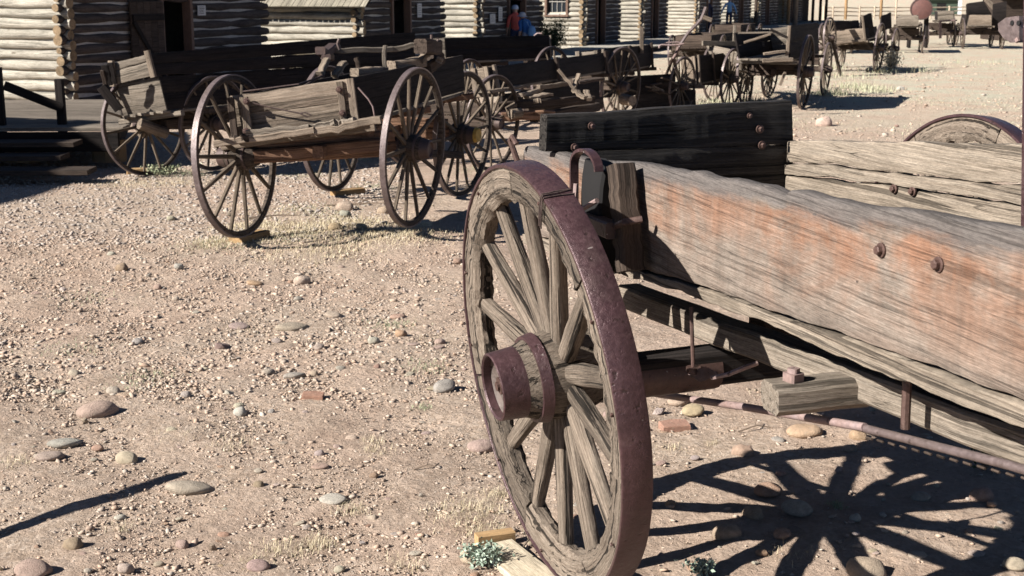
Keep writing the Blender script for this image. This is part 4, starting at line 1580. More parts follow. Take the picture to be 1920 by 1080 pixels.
q.quad(*[at(x, y, 52.3) - oL for x, y in ((1846, 2), (1862, 20), (1862, 4), (1850, -4))], .05, nx=4)
q.build('hood', M['wood_tan'], wagL, True)
# low wagons half hidden behind the first row
for (px, Y, D, lab, nm) in ((1355, 34, 1.0, 'low dark wagon bed half hidden behind the pale hopper wagon', 'low_wagon'), (1404, 47, 1.0, 'distant wagon wheel and bed in front of the porch posts', 'porch_wagon'),
                            (1600, 47, 1.0, 'flat topped wagon beyond the hay wagon, close to the far fence', 'flat_wagon')):
    ws = four(wc(px, Y, D), D, 20, 1.3, 2.2)
    c0 = ws[1][0] - yawdir(20) * .5
    c1 = ws[0][0] - yawdir(20) * .5
    rr_ = (c1 - c0).normalized()
    c0 = c0 + rr_ * .2
    c1 = c1 - rr_ * .2
    h0, h1 = Vector((0, 0, .20)), Vector((0, 0, .50))
    wagon(nm, lab, GRP, (c0 + h0, c1 + h0, c1 + h1, c0 + h1), 20, 2.9, ws, sides=1, near_n=1, far_n=1, cleats=False, fine=False, mats=dict(end=M['wood_brown'], floor=M['wood_brown']))
#@@PART4

# ================================================================== log cabins
FO = Vector((-7.53, 22.84, 0))
FT_ = Vector((.352, .936, 0))
FN = Vector((.936, -.352, 0))


def F(t, out, z):
    p = FO + FT_ * t + FN * out
    return Vector((p.x, p.y, z))


LOGS = {}


def log_mesh(L, dark, var):
    key = (round(L, 2), dark, var)
    if key not in LOGS:
        mb = MB()
        n, seg = 12, max(6, int(L * 3))
        r0 = (.0775 if dark else .085) + random.uniform(-.006, .006)
        s = random.randrange(10 ** 6)
        wx, wy, wr = wob(s, seg + 1, .014, L * .35), wob(s + 1, seg + 1, .012, L * .35), wob(s + 2, seg + 1, .022, L * .6)
        o = random.uniform(0, 50)
        rings, gr = [], []
        tp = random.uniform(-.006, .006)
        for i in range(seg + 1):
            t = i / seg
            r = r0 + wr[i] + tp * (t - .5) * 2
            if i in (0, seg):
                r *= .93
            rings.append([Vector((t * L, wx[i] + r * math.cos(6.28318 * k / n), wy[i] + r * math.sin(6.28318 * k / n))) for k in range(n)])
            gr.append([(o + t * L, r * math.cos(6.28318 * k / n), r * math.sin(6.28318 * k / n)) for k in range(n)])
        m = n
        vs_ = [p for r in rings for p in r]
        gs_ = [p for r in gr for p in r]
        fs = [(i * m + j, i * m + (j + 1) % m, (i + 1) * m + (j + 1) % m, (i + 1) * m + j) for i in range(seg) for j in range(m)]
        mb.add(vs_, fs, gs_, 0)
        for i in (0, seg):
            mb.add(rings[i], [tuple(range(m))], [(o + 9, p.y, p.z) for p in rings[i]], 1)
        LOGS[key] = mb.mesh('log', [M['log_shaded'] if dark else M['log'], M['log_end']], True)
    return LOGS[key]


PITCH_L = .173


def place_log(parent, a, b, dark, var, org, joined=None):
    L = (b - a).length
    me = log_mesh(L, dark, var)
    Mx = frame_from(b - a, (0, 0, 1), a - org) @ Matrix.Rotation(random.choice((0, math.pi)) if True else 0, 4, 'X')
    if joined is None:
        link('log', me, parent, M=Mx)
    else:
        bm = bmesh.new()
        bm.from_mesh(me)
        bm.transform(Mx)
        tmp = bpy.data.meshes.new('t')
        bm.to_mesh(tmp)
        bm.free()
        joined.append(tmp)


def join_meshes(name, meshes, mats):
    bm = bmesh.new()
    for me in meshes:
        bm.from_mesh(me)
    out = bpy.data.meshes.new(name)
    bm.to_mesh(out)
    bm.free()
    for m in mats:
        out.materials.append(m)
    for me in meshes:
        bpy.data.meshes.remove(me)
    return out


def cabin(t0, t1, label, door=None, leaf=None, wall_h=2.42, depth=5.2, split=True, eave=None, ridge=1.5, window=None, plates=(), roof_over=.45, zb=None, dark_gap=True, low_side=None):
    org = F(t0, 0, 0)
    zb = float(gz(org.x, org.y)) if zb is None else zb
    org = Vector((org.x, org.y, zb))
    c = thing('log_cabin', label, 'log cabin', org, 'log cabins along the boardwalk')
    rows = int(wall_h / PITCH_L)
    js, jd = [], []
    W = t1 - t0
    # inner slab with lime chinking, so that the joints between the logs are closed
    q = MB()

    def slab(a, b, z0, z1, th, mat=0):
        d = (b - a)
        d.z = 0
        n = Vector((-d.y, d.x, 0)).normalized() * th / 2
        vs_ = [a - n, b - n, b + n, a + n]
        q.add([Vector((p.x, p.y, z0)) - Vector((org.x, org.y, zb)) for p in vs_] + [Vector((p.x, p.y, z1)) - Vector((org.x, org.y, zb)) for p in vs_],
              [(0, 1, 2, 3), (4, 5, 6, 7), (0, 1, 5, 4), (1, 2, 6, 5), (2, 3, 7, 6), (3, 0, 4, 7)], [(0, 0, 0)] * 8, mat)
    H = wall_h
    z0, z1 = zb, zb + H
    slab(F(t0 + .05, -depth + .1, 0), F(t0 + .05, -.1, 0), z0, z1 if low_side is None else zb + low_side, .09)
    slab(F(t1 - .05, -depth + .1, 0), F(t1 - .05, -.1, 0), z0, z1, .09)
    slab(F(t0 + .1, -depth + .05, 0), F(t1 - .1, -depth + .05, 0), z0, z1, .09)
    dz = 1.88
    if door:
        slab(F(t0 + .1, -.015, 0), F(t0 + door[0], -.015, 0), z0, z1, .09)
        slab(F(t0 + door[1], -.015, 0), F(t1 - .1, -.015, 0), z0, z1, .09)
        slab(F(t0 + door[0], -.06, 0), F(t0 + door[1], -.06, 0), z0 + dz, z1, .09)
    else:
        slab(F(t0 + .1, -.06, 0), F(t1 - .1, -.06, 0), z0, z1, .09)
    q.build('chinking', M['chink'], c)
    # gable above the front and the back wall
    for out in (-.06, -depth + .05):
        q = MB()
        a, b, m = F(t0 + .05, out, z1) - org, F(t1 - .05, out, z1) - org, F((t0 + t1) / 2, out, z1 + ridge) - org
        n = FN * .05
        q.add([a - n, b - n, m - n, a + n, b + n, m + n], [(0, 1, 2), (3, 4, 5), (0, 1, 4, 3), (1, 2, 5, 4), (2, 0, 3, 5)], [(p.x, p.z, p.y) for p in (a, b, m, a, b, m)])
        q.build('gable', M['log_shaded'], c)
    for i in range(rows):
        z = zb + PITCH_L * (i + .5)
        e0, e1 = random.uniform(.12, .24), random.uniform(.12, .26)
        # side wall seen from the yard's near end
        if low_side is None or z - zb < low_side:
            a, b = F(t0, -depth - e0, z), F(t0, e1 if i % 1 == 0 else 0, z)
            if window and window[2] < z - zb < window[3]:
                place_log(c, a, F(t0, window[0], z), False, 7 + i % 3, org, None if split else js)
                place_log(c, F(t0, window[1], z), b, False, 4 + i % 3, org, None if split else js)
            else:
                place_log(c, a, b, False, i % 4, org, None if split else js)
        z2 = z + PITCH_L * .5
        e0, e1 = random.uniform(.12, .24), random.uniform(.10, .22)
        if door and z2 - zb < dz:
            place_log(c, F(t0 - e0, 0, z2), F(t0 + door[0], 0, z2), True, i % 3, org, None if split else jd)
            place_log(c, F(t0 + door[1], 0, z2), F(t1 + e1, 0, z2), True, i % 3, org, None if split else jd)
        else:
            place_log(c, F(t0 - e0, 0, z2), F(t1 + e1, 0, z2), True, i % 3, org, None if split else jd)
    if not split:
        link('log_wall', join_meshes('log_wall', js, [M['log'], M['log_end']]), c, kind='stuff')
        link('log_wall', join_meshes('log_wall', jd, [M['log_shaded'], M['log_end']]), c, kind='stuff')
    if door:
        q = MB()
        for t in (door[0] + .04, door[1] - .04):
            q.beam(F(t0 + t, .02, zb) - org, F(t0 + t, .02, zb + dz) - org, .09, .20, up=FN)
        q.beam(F(t0 + door[0] - .03, .02, zb + dz + .05) - org, F(t0 + door[1] + .03, .02, zb + dz + .05) - org, .20, .10)
        q.build('door_frame', M['frame_brown'], c)
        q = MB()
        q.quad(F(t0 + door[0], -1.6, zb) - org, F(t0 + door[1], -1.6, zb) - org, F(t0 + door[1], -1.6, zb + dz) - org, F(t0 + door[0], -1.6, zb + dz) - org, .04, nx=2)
        q.build('doorway_dark_sheet', M['black'], c)  # near-black sheet standing in for the dark of the room
    if leaf:
        # plank door swung back flat against the wall
        for k in range(5):
            q = MB()
            ta, tb = lerp(leaf[0], leaf[1], k / 5), lerp(leaf[0], leaf[1], (k + 1) / 5 - .008)
            q.quad(F(t0 + ta, .13 + .03 * k / 5, zb + .04) - org, F(t0 + tb, .13 + .03 * (k + 1) / 5, zb + .04) - org, F(t0 + tb, .13 + .03 * (k + 1) / 5, zb + 1.84) - org, F(t0 + ta, .13 + .03 * k / 5, zb + 1.84) - org, .035, nx=2, ny=6)
            q.build('door_plank', M['wood_brown'], c)
        q = MB()
        for z in (.35, 1.55):
            q.beam(F(t0 + leaf[0] + .03, .155, zb + z) - org, F(t0 + leaf[1] - .02, .175, zb + z) - org, .03, .11, up=(0, 0, 1))
        q.beam(F(t0 + leaf[0] + .05, .158, zb + 1.48) - org, F(t0 + leaf[1] - .05, .175, zb + .42) - org, .028, .09, up=(0, 0, 1))
        q.build('door_brace', M['wood_dark_shade'], c)
    if window:
        w0, w1, wz0, wz1 = window
        q = MB()
        for o_2 in (w0 + .04, w1 - .04):
            q.beam(F(t0 - .03, o_2, zb + wz0 - .08) - org, F(t0 - .03, o_2, zb + wz1 + .08) - org, .09, .2, up=FT_)
        for z in (wz0 - .06, wz1 + .02):
            q.beam(F(t0 - .04, w0 - .02, zb + z) - org, F(t0 - .04, w1 + .02, zb + z) - org, .22, .07)
        fr_ = q.build('window_frame', M['frame_brown'], c)
        q = MB()
        q.beam(F(t0 - .06, w0 + .1, zb + wz0 - .01) - org, F(t0 - .06, w1 - .1, zb + wz0 - .01) - org, .05, .05)
        q.build('window_sill', M['chink'], fr_)
        q = MB()
        for k in range(1, 4):
            o_2 = lerp(w0 + .08, w1 - .08, k / 4)
            q.beam(F(t0 - .02, o_2, zb + wz0) - org, F(t0 - .02, o_2, zb + wz1) - org, .018, .02, up=FT_)
        zm = (wz0 + wz1) / 2
        q.beam(F(t0 - .03, w0 + .08, zb + zm) - org, F(t0 - .03, w1 - .08, zb + zm) - org, .03, .03)
        q.build('glazing_bars', M['chink'], fr_)
        for k in range(4):
            for j in range(2):
                q = MB()
                oa, ob = lerp(w0 + .08, w1 - .08, k / 4), lerp(w0 + .08, w1 - .08, (k + 1) / 4)
                za, zb2 = (wz0, zm) if j == 0 else (zm, wz1)
                q.quad(F(t0, oa, zb + za) - org, F(t0, ob, zb + za) - org, F(t0, ob, zb + zb2) - org, F(t0, oa, zb + zb2) - org, .006, nx=1, ny=1)
                q.build('pane', M['glass'], fr_)
    # shingle roof: ridge square to the street, eaves over the side walls
    rise = ridge
    sp = (W / 2 + roof_over)
    for s in (0, 1):
        q = MB()
        te, tm = (t0 - roof_over, (t0 + t1) / 2) if s == 0 else (t1 + roof_over, (t0 + t1) / 2)
        zl = zb + wall_h
        if low_side is not None and s == 0:
            zl = zb + low_side
        ze, zr = zl - .02 - (rise * roof_over / (W / 2) if low_side is None else .02), zb + wall_h + rise
        e_lo, e_hi = F(te, .5, ze), F(te, -depth - .4, ze)
        r_lo, r_hi = F(tm, .5, zr), F(tm, -depth - .4, zr)
        dv = (r_lo - e_lo)
        nrm = dv.cross(e_hi - e_lo).normalized()
        if nrm.z < 0:
            nrm = -nrm
        n = nrm * .05
        q.add([p - org for p in (e_lo, e_hi, r_hi, r_lo)] + [p + n - org for p in (e_lo, e_hi, r_hi, r_lo)],
              [(0, 1, 2, 3), (4, 5, 6, 7), (0, 1, 5, 4), (1, 2, 6, 5), (2, 3, 7, 6), (3, 0, 4, 7)], [(0, 0, 0)] * 8)
        rf = q.build('roof', M['wood_dark_shade'], c)
        # courses of shingles near the eave that the yard can see, coarser towards the ridge
        q = MB()
        ns = int((depth + .9) / .15) if s == 0 else 12
        nc = 14 if s == 0 else 6
        for i in range(nc):
            for j in range(ns):
                f0, f1 = i / nc, min(1, (i + 1.25) / nc)
                g0, g1 = (j + .04 + .5 * (i % 2)) / ns, (j + .96 + .5 * (i % 2)) / ns
                if g0 > 1:
                    continue
                g1 = min(1, g1)
                jj = random.uniform(-.006, .008)
                pa, pb2, pc, pd = (lerp(lerp(e_lo, r_lo, f), lerp(e_hi, r_hi, f), g) for f, g in ((f0 - (.02 if i == 0 else .0), g0), (f0 - (.02 if i == 0 else .0), g1), (f1, g1), (f1, g0)))
                lo, hi = nrm * (.078 + jj), nrm * (.058)
                u0 = random.uniform(0, 30)
                q.add([p - org for p in (pa + lo, pb2 + lo, pc + hi, pd + hi, pa + nrm * .052, pb2 + nrm * .052)], [(0, 1, 2, 3), (4, 5, 1, 0)],
                      [(u0, 0, 0), (u0, .12, 0), (u0 + .2, .12, 0), (u0 + .2, 0, 0), (u0, 0, .02), (u0, .12, .02)])
        q.build('shingles', M['shingle'], rf, kind='stuff')
    return c


cabin(0, 6.35, 'nearest log cabin with pale sunlit side wall and open plank door', door=(2.62, 3.64), leaf=(1.66, 2.62), wall_h=2.6, ridge=1.9)
cabin(10.74, 15.8, 'log cabin with low shingled eave and two sunlit pale logs below it', door=(1.75, 2.9), wall_h=2.5, low_side=1.73, roof_over=.42, ridge=1.5)
cabin(18.5, 24.0, 'log cabin whose doorway two visitors look into', door=(2.35, 3.9), wall_h=2.5, ridge=1.6)
cabin(28.7, 33.4, 'log cabin with a small paned window in its sunlit wall beside the bush', door=(1.5, 2.6), wall_h=2.5, window=(-1.42, -.52, 1.30, 2.2))
cabin(36.8, 41.1, 'log cabin with rounded pale log ends, fifth along the boardwalk', door=(1.5, 2.6), wall_h=2.5, split=False)
cabin(47.0, 52.6, 'log cabin with wide sunlit side wall standing behind the hay rake lever', door=(2.2, 3.3), wall_h=2.5, split=False)
cabin(55.3, 61.0, 'log cabin whose sunlit corner stands behind the man in pale blue shirt', door=(2.2, 3.3), wall_h=2.6, split=False)
cabin(63.6, 70.5, 'far log cabin with brown porch posts before its narrow sunlit side', door=(2.4, 3.4), wall_h=2.8, split=False, ridge=1.2)
cabin(73.0, 82.0, 'farthest log cabin in the row next to the timber porch', door=(3, 4), wall_h=2.8, split=False, ridge=1.2)
# the taller log house further left, out of the frame, that shades the foot of the steps
cabin(-22.0, -11.2, 'tall log house further left along the boardwalk', door=(5, 6), wall_h=4.5, split=False, ridge=.8, zb=0.0, roof_over=.5)


def board_sign(t, z, w, h, label):
    p = F(t, .115, z)
    q = MB()
    q.quad(-FT_ * w / 2 + Vector((0, 0, -h / 2)), FT_ * w / 2 + Vector((0, 0, -h / 2)), FT_ * w / 2 + Vector((0, 0, h / 2)), -FT_ * w / 2 + Vector((0, 0, h / 2)), .02, nx=2)
    o = q.build('notice_board', M['paper'])
    o.location = p
    tag(o, label, 'sign', 'small notices on the cabin fronts')
    q = MB()
    for k in range(5):
        zz = h * (.32 - .16 * k)
        q.quad(-FT_ * w * .38 + Vector((0, 0, zz)) + FN * .004, FT_ * w * random.uniform(.1, .38) + Vector((0, 0, zz)) + FN * .004, FT_ * w * .3 + Vector((0, 0, zz + .012)) + FN * .004, -FT_ * w * .38 + Vector((0, 0, zz + .012)) + FN * .004, .003, nx=1, ny=1)
    q.build('text_lines', M['iron_dark'], o)


board_sign(3.95, 1.52, .26, .19, 'small pale notice board right of the nearest open cabin door')
board_sign(14.15, 1.42, .26, .36, 'grey notice on the second cabin front right of its dark doorway')
board_sign(19.45, 1.12, .42, .28, 'wide white notice left of the doorway where two visitors stand')
board_sign(20.1, 1.25, .30, .42, 'tall grey notice next to the doorway where two visitors stand')

# boardwalk ---------------------------------------------------------------
q = MB()
t = 7.0
while t < 84:
    w_ = random.uniform(.17, .21)
    zg = float(gz(*F(t, 1.5, 0).xy)) + .17 + random.uniform(-.004, .004)
    q.beam(F(t, .28, zg), F(t, 2.7 + random.uniform(-.02, .02), zg), w_, .04, nseg=1, bev=.08)
    t += w_ + .012
bw_ = q.build('boardwalk', M['plankwalk'], kind='structure')
bw_['label'] = 'long plank boardwalk in front of the log cabins'
q = MB()
for o_ in (.5, 1.5, 2.6):
    for k in range(16):
        ta, tb = 7 + k * 4.8, 7 + (k + 1) * 4.8 - .05
        q.beam(F(ta, o_, float(gz(*F(ta, o_, 0).xy)) + .08), F(tb, o_, float(gz(*F(tb, o_, 0).xy)) + .08), .1, .13)
q.build('boardwalk_joist', M['wood_dark_shade'], bw_)
# raised landing, steps and hand rail at the left, woods darkened for their shade
st = thing('plank_steps', 'dark shaded plank landing with steps and two rail posts at the left edge', 'steps', (-5.6, 15.2, 0))
so = Vector((-5.6, 15.2, 0))
zt = .34
for k in range(20):
    q = MB()
    y = 14.95 + k * .205
    q.beam(Vector((-13.0, y - .25, zt)) - so, Vector((-4.35 + random.uniform(-.03, .03) - k * .055, y + .12, zt)) - so, .195, .045, nseg=2, bev=.08, up=(0, 0, 1))
    q.build('plank', M['wood_grey'], st)
q = MB()
q.beam(Vector((-13, 14.62, .2)) - so, Vector((-4.42, 14.98, .2)) - so, .05, .22)
q.beam(Vector((-4.44, 15.0, .2)) - so, Vector((-5.4, 19.0, .2)) - so, .05, .22)
q.build('rim_joist', M['wood_dark_shade'], st)
for k, (y, z, x1) in enumerate(((14.45, .235, -4.72), (14.1, .13, -4.75), (13.7, .03, -4.35))):
    q = MB()
    q.beam(Vector((-8.5, y - .1, z)) - so, Vector((x1, y + .05, z)) - so, .36, .05, nseg=2, bev=.08)
    q.build('step_tread', M['wood_brown'], st)
pA, pB = at(7, 285, 15.2), at(121, 292, 15.3)
for p, h_, nm in ((pA, at(7, 126, 15.2).z - pA.z, 0), (pB, at(121, 148, 15.3).z - pB.z, 1)):
    q = MB()
    q.beam(Vector((p.x, p.y, 0)) - so, Vector((p.x, p.y, p.z + h_)) - so, .09, .09, up=(0, 1, 0), nseg=3, bev=.08)
    q.build('rail_post', M['wood_dark_shade'], st)
q = MB()
q.beam(at(8, 160, 15.15) - so, at(117, 203, 15.25) - so, .05, .10)
q.build('hand_rail', M['wood_dark_shade'], st)
for k in range(7):
    q = MB()
    x = -7.6 + k * .5
    q.loft([[Vector((x + .2 * math.cos(a), 15.2 + .15 * math.sin(a), z)) - so for a in np.linspace(0, 6.28, 9)[:-1]] for z in (-.05, .2)], [[(0, 0, 0)] * 8] * 2)
    if k % 2 == 0:
        q.build('footing_stone', M['log_end'], st)


# ================================================================== people
def person(label, loc, H, facing, pose, mats, hat=None, bag=False):
    """one continuous skinned body; mats by bone: torso, upper, fore, hand, leg, shoe, head"""
    s = H / 1.75
    J = {'pel': (0, 0, .95), 'wst': (0, .01, 1.08), 'chest': (0, .0, 1.30), 'nb': (0, -.01, 1.45), 'neck': (0, .01, 1.52), 'head': (0, .03, 1.64), 'crown': (0, .02, 1.72)}
    for sx, S in ((-1, 'L'), (1, 'R')):
        J['sh' + S] = (.185 * sx, 0, 1.41)
        J['el' + S] = tuple(pose.get('el' + S, (.25 * sx, -.03, 1.13)))
        J['wr' + S] = tuple(pose.get('wr' + S, (.27 * sx, .04, .88)))
        J['ha' + S] = tuple(pose.get('ha' + S, (.275 * sx, .06, .79)))
        J['hip' + S] = (.095 * sx, 0, .90)
        J['kn' + S] = tuple(pose.get('kn' + S, (.10 * sx, .03, .50)))
        J['an' + S] = tuple(pose.get('an' + S, (.105 * sx, 0, .09)))
        J['toe' + S] = tuple(pose.get('toe' + S, (.12 * sx, .15, .03)))
    for k, v in pose.get('joints', {}).items():
        J[k] = v
    E_ = [('pel', 'wst', 'torso'), ('wst', 'chest', 'torso'), ('chest', 'nb', 'torso'), ('nb', 'neck', 'head'), ('neck', 'head', 'head'), ('head', 'crown', 'hair')]
    for S in 'LR':
        E_ += [('nb', 'sh' + S, 'torso'), ('sh' + S, 'el' + S, 'upper'), ('el' + S, 'wr' + S, 'fore'), ('wr' + S, 'ha' + S, 'hand'), ('pel', 'hip' + S, 'leg'), ('hip' + S, 'kn' + S, 'leg'), ('kn' + S, 'an' + S, 'leg'), ('an' + S, 'toe' + S, 'shoe')]
    rad = {'pel': (.165, .12), 'wst': (.155, .115), 'chest': (.175, .125), 'nb': (.10, .085), 'neck': (.058, .06), 'head': (.085, .10), 'crown': (.065, .07)}
    for S in 'LR':
        rad.update({'sh' + S: (.075, .075), 'el' + S: (.05, .05), 'wr' + S: (.035, .03), 'ha' + S: (.04, .025), 'hip' + S: (.095, .095), 'kn' + S: (.068, .068), 'an' + S: (.045, .05), 'toe' + S: (.045, .035)})
    names = list(J)
    me = bpy.data.meshes.new('body_skeleton')
    me.from_pydata([Vector(J[n]) * s for n in names], [(names.index(a), names.index(b)) for a, b, _ in E_], [])
    o = bpy.data.objects.new('body_skeleton', me)
    COL.objects.link(o)
    md = o.modifiers.new('Skin', 'SKIN')
    me.skin_vertices[0].data[names.index('pel')].use_root = True
    for n in names:
        sv = me.skin_vertices[0].data[names.index(n)]
        sv.radius = (rad[n][0] * s, rad[n][1] * s)
        if n != 'pel':
            sv.use_root = False
    md.branch_smoothing = .4
    o.modifiers.new('Sub', 'SUBSURF').levels = 2
    bpy.context.view_layer.update()
    dg = bpy.context.evaluated_depsgraph_get()
    bme = bpy.data.meshes.new_from_object(o.evaluated_get(dg))
    bpy.data.objects.remove(o)
    order = ['torso', 'upper', 'fore', 'hand', 'leg', 'shoe', 'head', 'hair']
    bme.materials.clear()
    for k in order:
        bme.materials.append(M[mats[k]])
    segs = [(Vector(J[a]) * s, Vector(J[b]) * s, order.index(k), min(rad[a]) * s) for a, b, k in E_]
    for p in bme.polygons:
        c = p.center
        best = None
        for a, b, k, r in segs:
            ab = b - a
            t = max(0, min(1, (c - a).dot(ab) / ab.length_squared))
            dd = (c - a - ab * t).length - r
            if best is None or dd < best[0]:
                best = (dd, k)
        p.material_index = best[1]
        p.use_smooth = True
    root = thing('person', label, 'person', loc, 'visitors in front of the cabins')
    root.rotation_euler = (0, 0, facing)
    body = link('body', bme, root)
    hd = Vector(J['head']) * s
    # five-fingered hands
    for S, sx in (('L', -1), ('R', 1)):
        q = MB()
        w, h = Vector(J['wr' + S]) * s, Vector(J['ha' + S]) * s
        d = (h - w).normalized()
        side_ = d.cross(Vector((1, 0, 0))).normalized()
        for k in range(4):
            b0 = h + side_ * (.03 - .018 * k) * s
            q.tube([b0, b0 + d * (.045 * s) - Vector((sx * .006, 0, 0)), b0 + d * ((.085 - .006 * abs(k - 1.4)) * s) - Vector((sx * .02, 0, 0))], .0085 * s, 6, r1=.006 * s)
        b0 = lerp(w, h, .55) + side_ * .032 * s
        q.tube([b0, b0 + d * .03 * s + side_ * .025 * s, b0 + d * .065 * s + side_ * .03 * s], .010 * s, 6, r1=.007 * s)
        q.build('fingers', M[mats['hand']], root, True)
    q = MB()
    for sx in (-1, 1):
        q.lathe([(0, 0), (.004, .018), (.012, .026), (.018, .02), (.018, 0)], 10)
    # ears and nose
    e = MB()
    for sx in (-1, 1):
        e.tube([hd + Vector((.086 * sx, -.005, -.03)) * s, hd + Vector((.098 * sx, -.012, 0)) * s, hd + Vector((.09 * sx, -.01, .03)) * s], .013 * s, 6)
    e.tube([hd + Vector((0, .10, .02)) * s, hd + Vector((0, .128, -.03)) * s, hd + Vector((0, .10, -.045)) * s], .015 * s, 6)
    e.build('ears_and_nose', M['skin'], root, True)
    e = MB()
    for sx in (-1, 1):
        e.tube([hd + Vector((.05 * sx, .098, .015)) * s, hd + Vector((.022 * sx, .106, .015)) * s], .008 * s, 6)
    e.tube([hd + Vector((-.025, .104, -.075)) * s, hd + Vector((.025, .104, -.075)) * s], .006 * s, 6)
    e.build('eyes_and_mouth', M['hair'], root, True)
    if hat:
        q = MB()
        if hat == 'cap':
            q.lathe([(-.01, .112), (.03, .113), (.075, .095), (.105, .055), (.115, 0.0)], 20)
            me2 = q.mesh('cap', M['cap'], True)
        else:
            q.lathe([(-.03, .19), (-.005, .125), (.05, .115), (.10, .09), (.118, 0.0)], 22)
            me2 = q.mesh('sun_hat', M['hat'], True)
        me2.transform(Matrix.Diagonal((s, s, s, 1)))
        link('cap' if hat == 'cap' else 'sun_hat', me2, root, M=frame_from((0, -.12, 1), (0, 1, 0), hd + Vector((0, -.005, .015)) * s))
    else:
        q = MB()
        q.lathe([(-.07, .0), (-.06, .09), (0, .108), (.05, .098), (.09, .06), (.105, 0.0)], 18)
        me2 = q.mesh('hair', M['hair'], True)
        me2.transform(Matrix.Diagonal((s, s, s, 1)))
        link('hair', me2, root, M=frame_from((0, -.45, 1), (0, 1, 0), hd + Vector((0, -.02, .01)) * s))
    if bag:
        bg = thing('backpack', 'pale blue backpack worn low on the hip of the visitor in the sun hat', 'bag', loc)
        bg.rotation_euler = (0, 0, facing)
        q = MB()
        rings, gr = [], []
        for k, (z, a, b_) in enumerate(((.88, .06, .04), (.90, .13, .09), (1.0, .15, .11), (1.12, .14, .10), (1.22, .10, .07), (1.25, .04, .03))):
            rings.append([Vector((.10 + a * math.cos(x), -.20 + b_ * math.sin(x), z)) * s for x in np.linspace(0, 6.28, 13)[:-1]])
            gr.append([(0, 0, 0)] * 12)
        q.loft(rings, gr)
        q.build('pouch', M['bag'], bg, True)
        q = MB()
        q.tube([Vector(p) * s for p in ((.04, -.16, 1.2), (-.05, -.14, 1.36), (-.12, -.06, 1.46), (-.12, .08, 1.42))], .014, 6)
        q.build('strap', M['bag'], bg, True)
    return root


base = dict(torso='shirt_red', upper='shirt_red', fore='skin', hand='skin', leg='denim', shoe='iron_dark', head='skin', hair='skin')


def ground_at(px, Y):
    X = 0.0
    for _ in range(4):
        z = float(gz(X, Y))
        X = at(px, 540 - FPX * math.tan(PITCH + math.atan2(z + .9 - CAM_H, Y)), Y).x
    return Vector((X, Y, float(gz(X, Y))))


p1 = ground_at(966, 42.3)
person('person in coral red shirt and pale cap looking into a cabin doorway', p1 + Vector((0, 0, -.04)), 1.72, R(14), {}, dict(base), hat='cap')
p2 = ground_at(987, 41.7)
person('person in blue top and grey sun hat bending beside the red shirted visitor', p2 + Vector((0, 0, -.04)), 1.56, R(30),
       {'joints': {'chest': (-.02, .06, 1.28), 'nb': (-.03, .13, 1.42), 'neck': (-.035, .17, 1.48), 'head': (-.04, .22, 1.58), 'crown': (-.04, .22, 1.66), 'shL': (-.2, .12, 1.39), 'shR': (.16, .12, 1.39)},
        'elR': (.24, .12, 1.14), 'wrR': (.16, .26, 1.0), 'haR': (.13, .32, .96)}, dict(base, torso='shirt_blue', upper='shirt_blue', leg='greytrouser'), hat='hat', bag=True)
p3 = ground_at(1367, 73.0)
person('person in pale blue shirt and dark trousers walking along the boardwalk', p3 + Vector((0, 0, .12)), 1.74, R(-8),
       {'elL': (-.33, -.05, 1.16), 'wrL': (-.42, .02, .93), 'haL': (-.44, .04, .85), 'elR': (.32, .0, 1.16), 'wrR': (.38, .06, .94), 'haR': (.39, .09, .86), 'anL': (-.10, -.16, .13), 'knL': (-.1, .03, .50), 'toeL': (-.11, -.03, .03), 'knR': (.1, .12, .50), 'anR': (.1, .12, .09), 'toeR': (.11, .26, .03)},
       dict(base, torso='shirt_pale', upper='shirt_pale', fore='shirt_pale'))
p4 = ground_at(1327, 69.5)
person('person dressed all in dark navy standing in the shade of a cabin front', p4 + Vector((0, 0, .12)), 1.68, R(20), {}, dict(base, torso='shirt_navy', upper='shirt_navy', fore='shirt_navy', leg='shirt_navy'))
p5 = ground_at(1444, 88.0)
person('person in blue shorts standing under the far porch posts', p5 + Vector((0, 0, .1)), 1.6, R(190), {}, dict(base, torso='shirt_navy', upper='shirt_navy', leg='shirt_pale'))


# ================================================================== plants
def leaf_cloud(name, n, centers, size, mat, seed, flat=.5):
    r = np.random.default_rng(seed)
    c = centers(r, n)
    a = r.normal(size=(n, 3))
    a /= np.linalg.norm(a, axis=1)[:, None]
    b_ = r.normal(size=(n, 3))
    b_ -= a * (a * b_).sum(1)[:, None]
    b_ /= np.linalg.norm(b_, axis=1)[:, None]
    s = size * r.uniform(.6, 1.4, n)[:, None]
    V = np.stack([c - a * s, c + b_ * s * flat, c + a * s, c - b_ * s * flat], 1).reshape(-1, 3)
    Fq = np.arange(n * 4).reshape(n, 4)
    tone = np.repeat(r.uniform(0, 1, n), 4)
    return np_mesh(name, V, Fq, mat, tone)


def shrub(label, loc, h, rad, n, leaf, mat, seed, name='sagebrush', cat='bush'):
    t = thing(name, label, cat, loc)
    r0 = random.Random(seed)
    q = MB()
    tips = []
    for k in range(12):
        a = r0.uniform(0, 6.28)
        rr = r0.uniform(.1, .85) * rad
        tip = Vector((math.cos(a) * rr, math.sin(a) * rr, h * r0.uniform(.45, .95)))
        q.tube([(0, 0, -.02), tip * .5 + Vector((0, 0, h * .08)), tip], .03 * h, 5, r1=.008 * h)
        tips.append(tip)
    q.build('stem', M['twig'], t, True)
    T = np.array(tips)

    def cen(r, n_):
        k = r.integers(0, len(T), n_)
        return T[k] * r.uniform(.45, 1.05, n_)[:, None] + r.normal(size=(n_, 3)) * np.array([.22 * rad, .22 * rad, .14 * h])
    link('foliage', leaf_cloud('foliage', n, cen, leaf, M[mat], seed), t, kind='stuff')
    return t


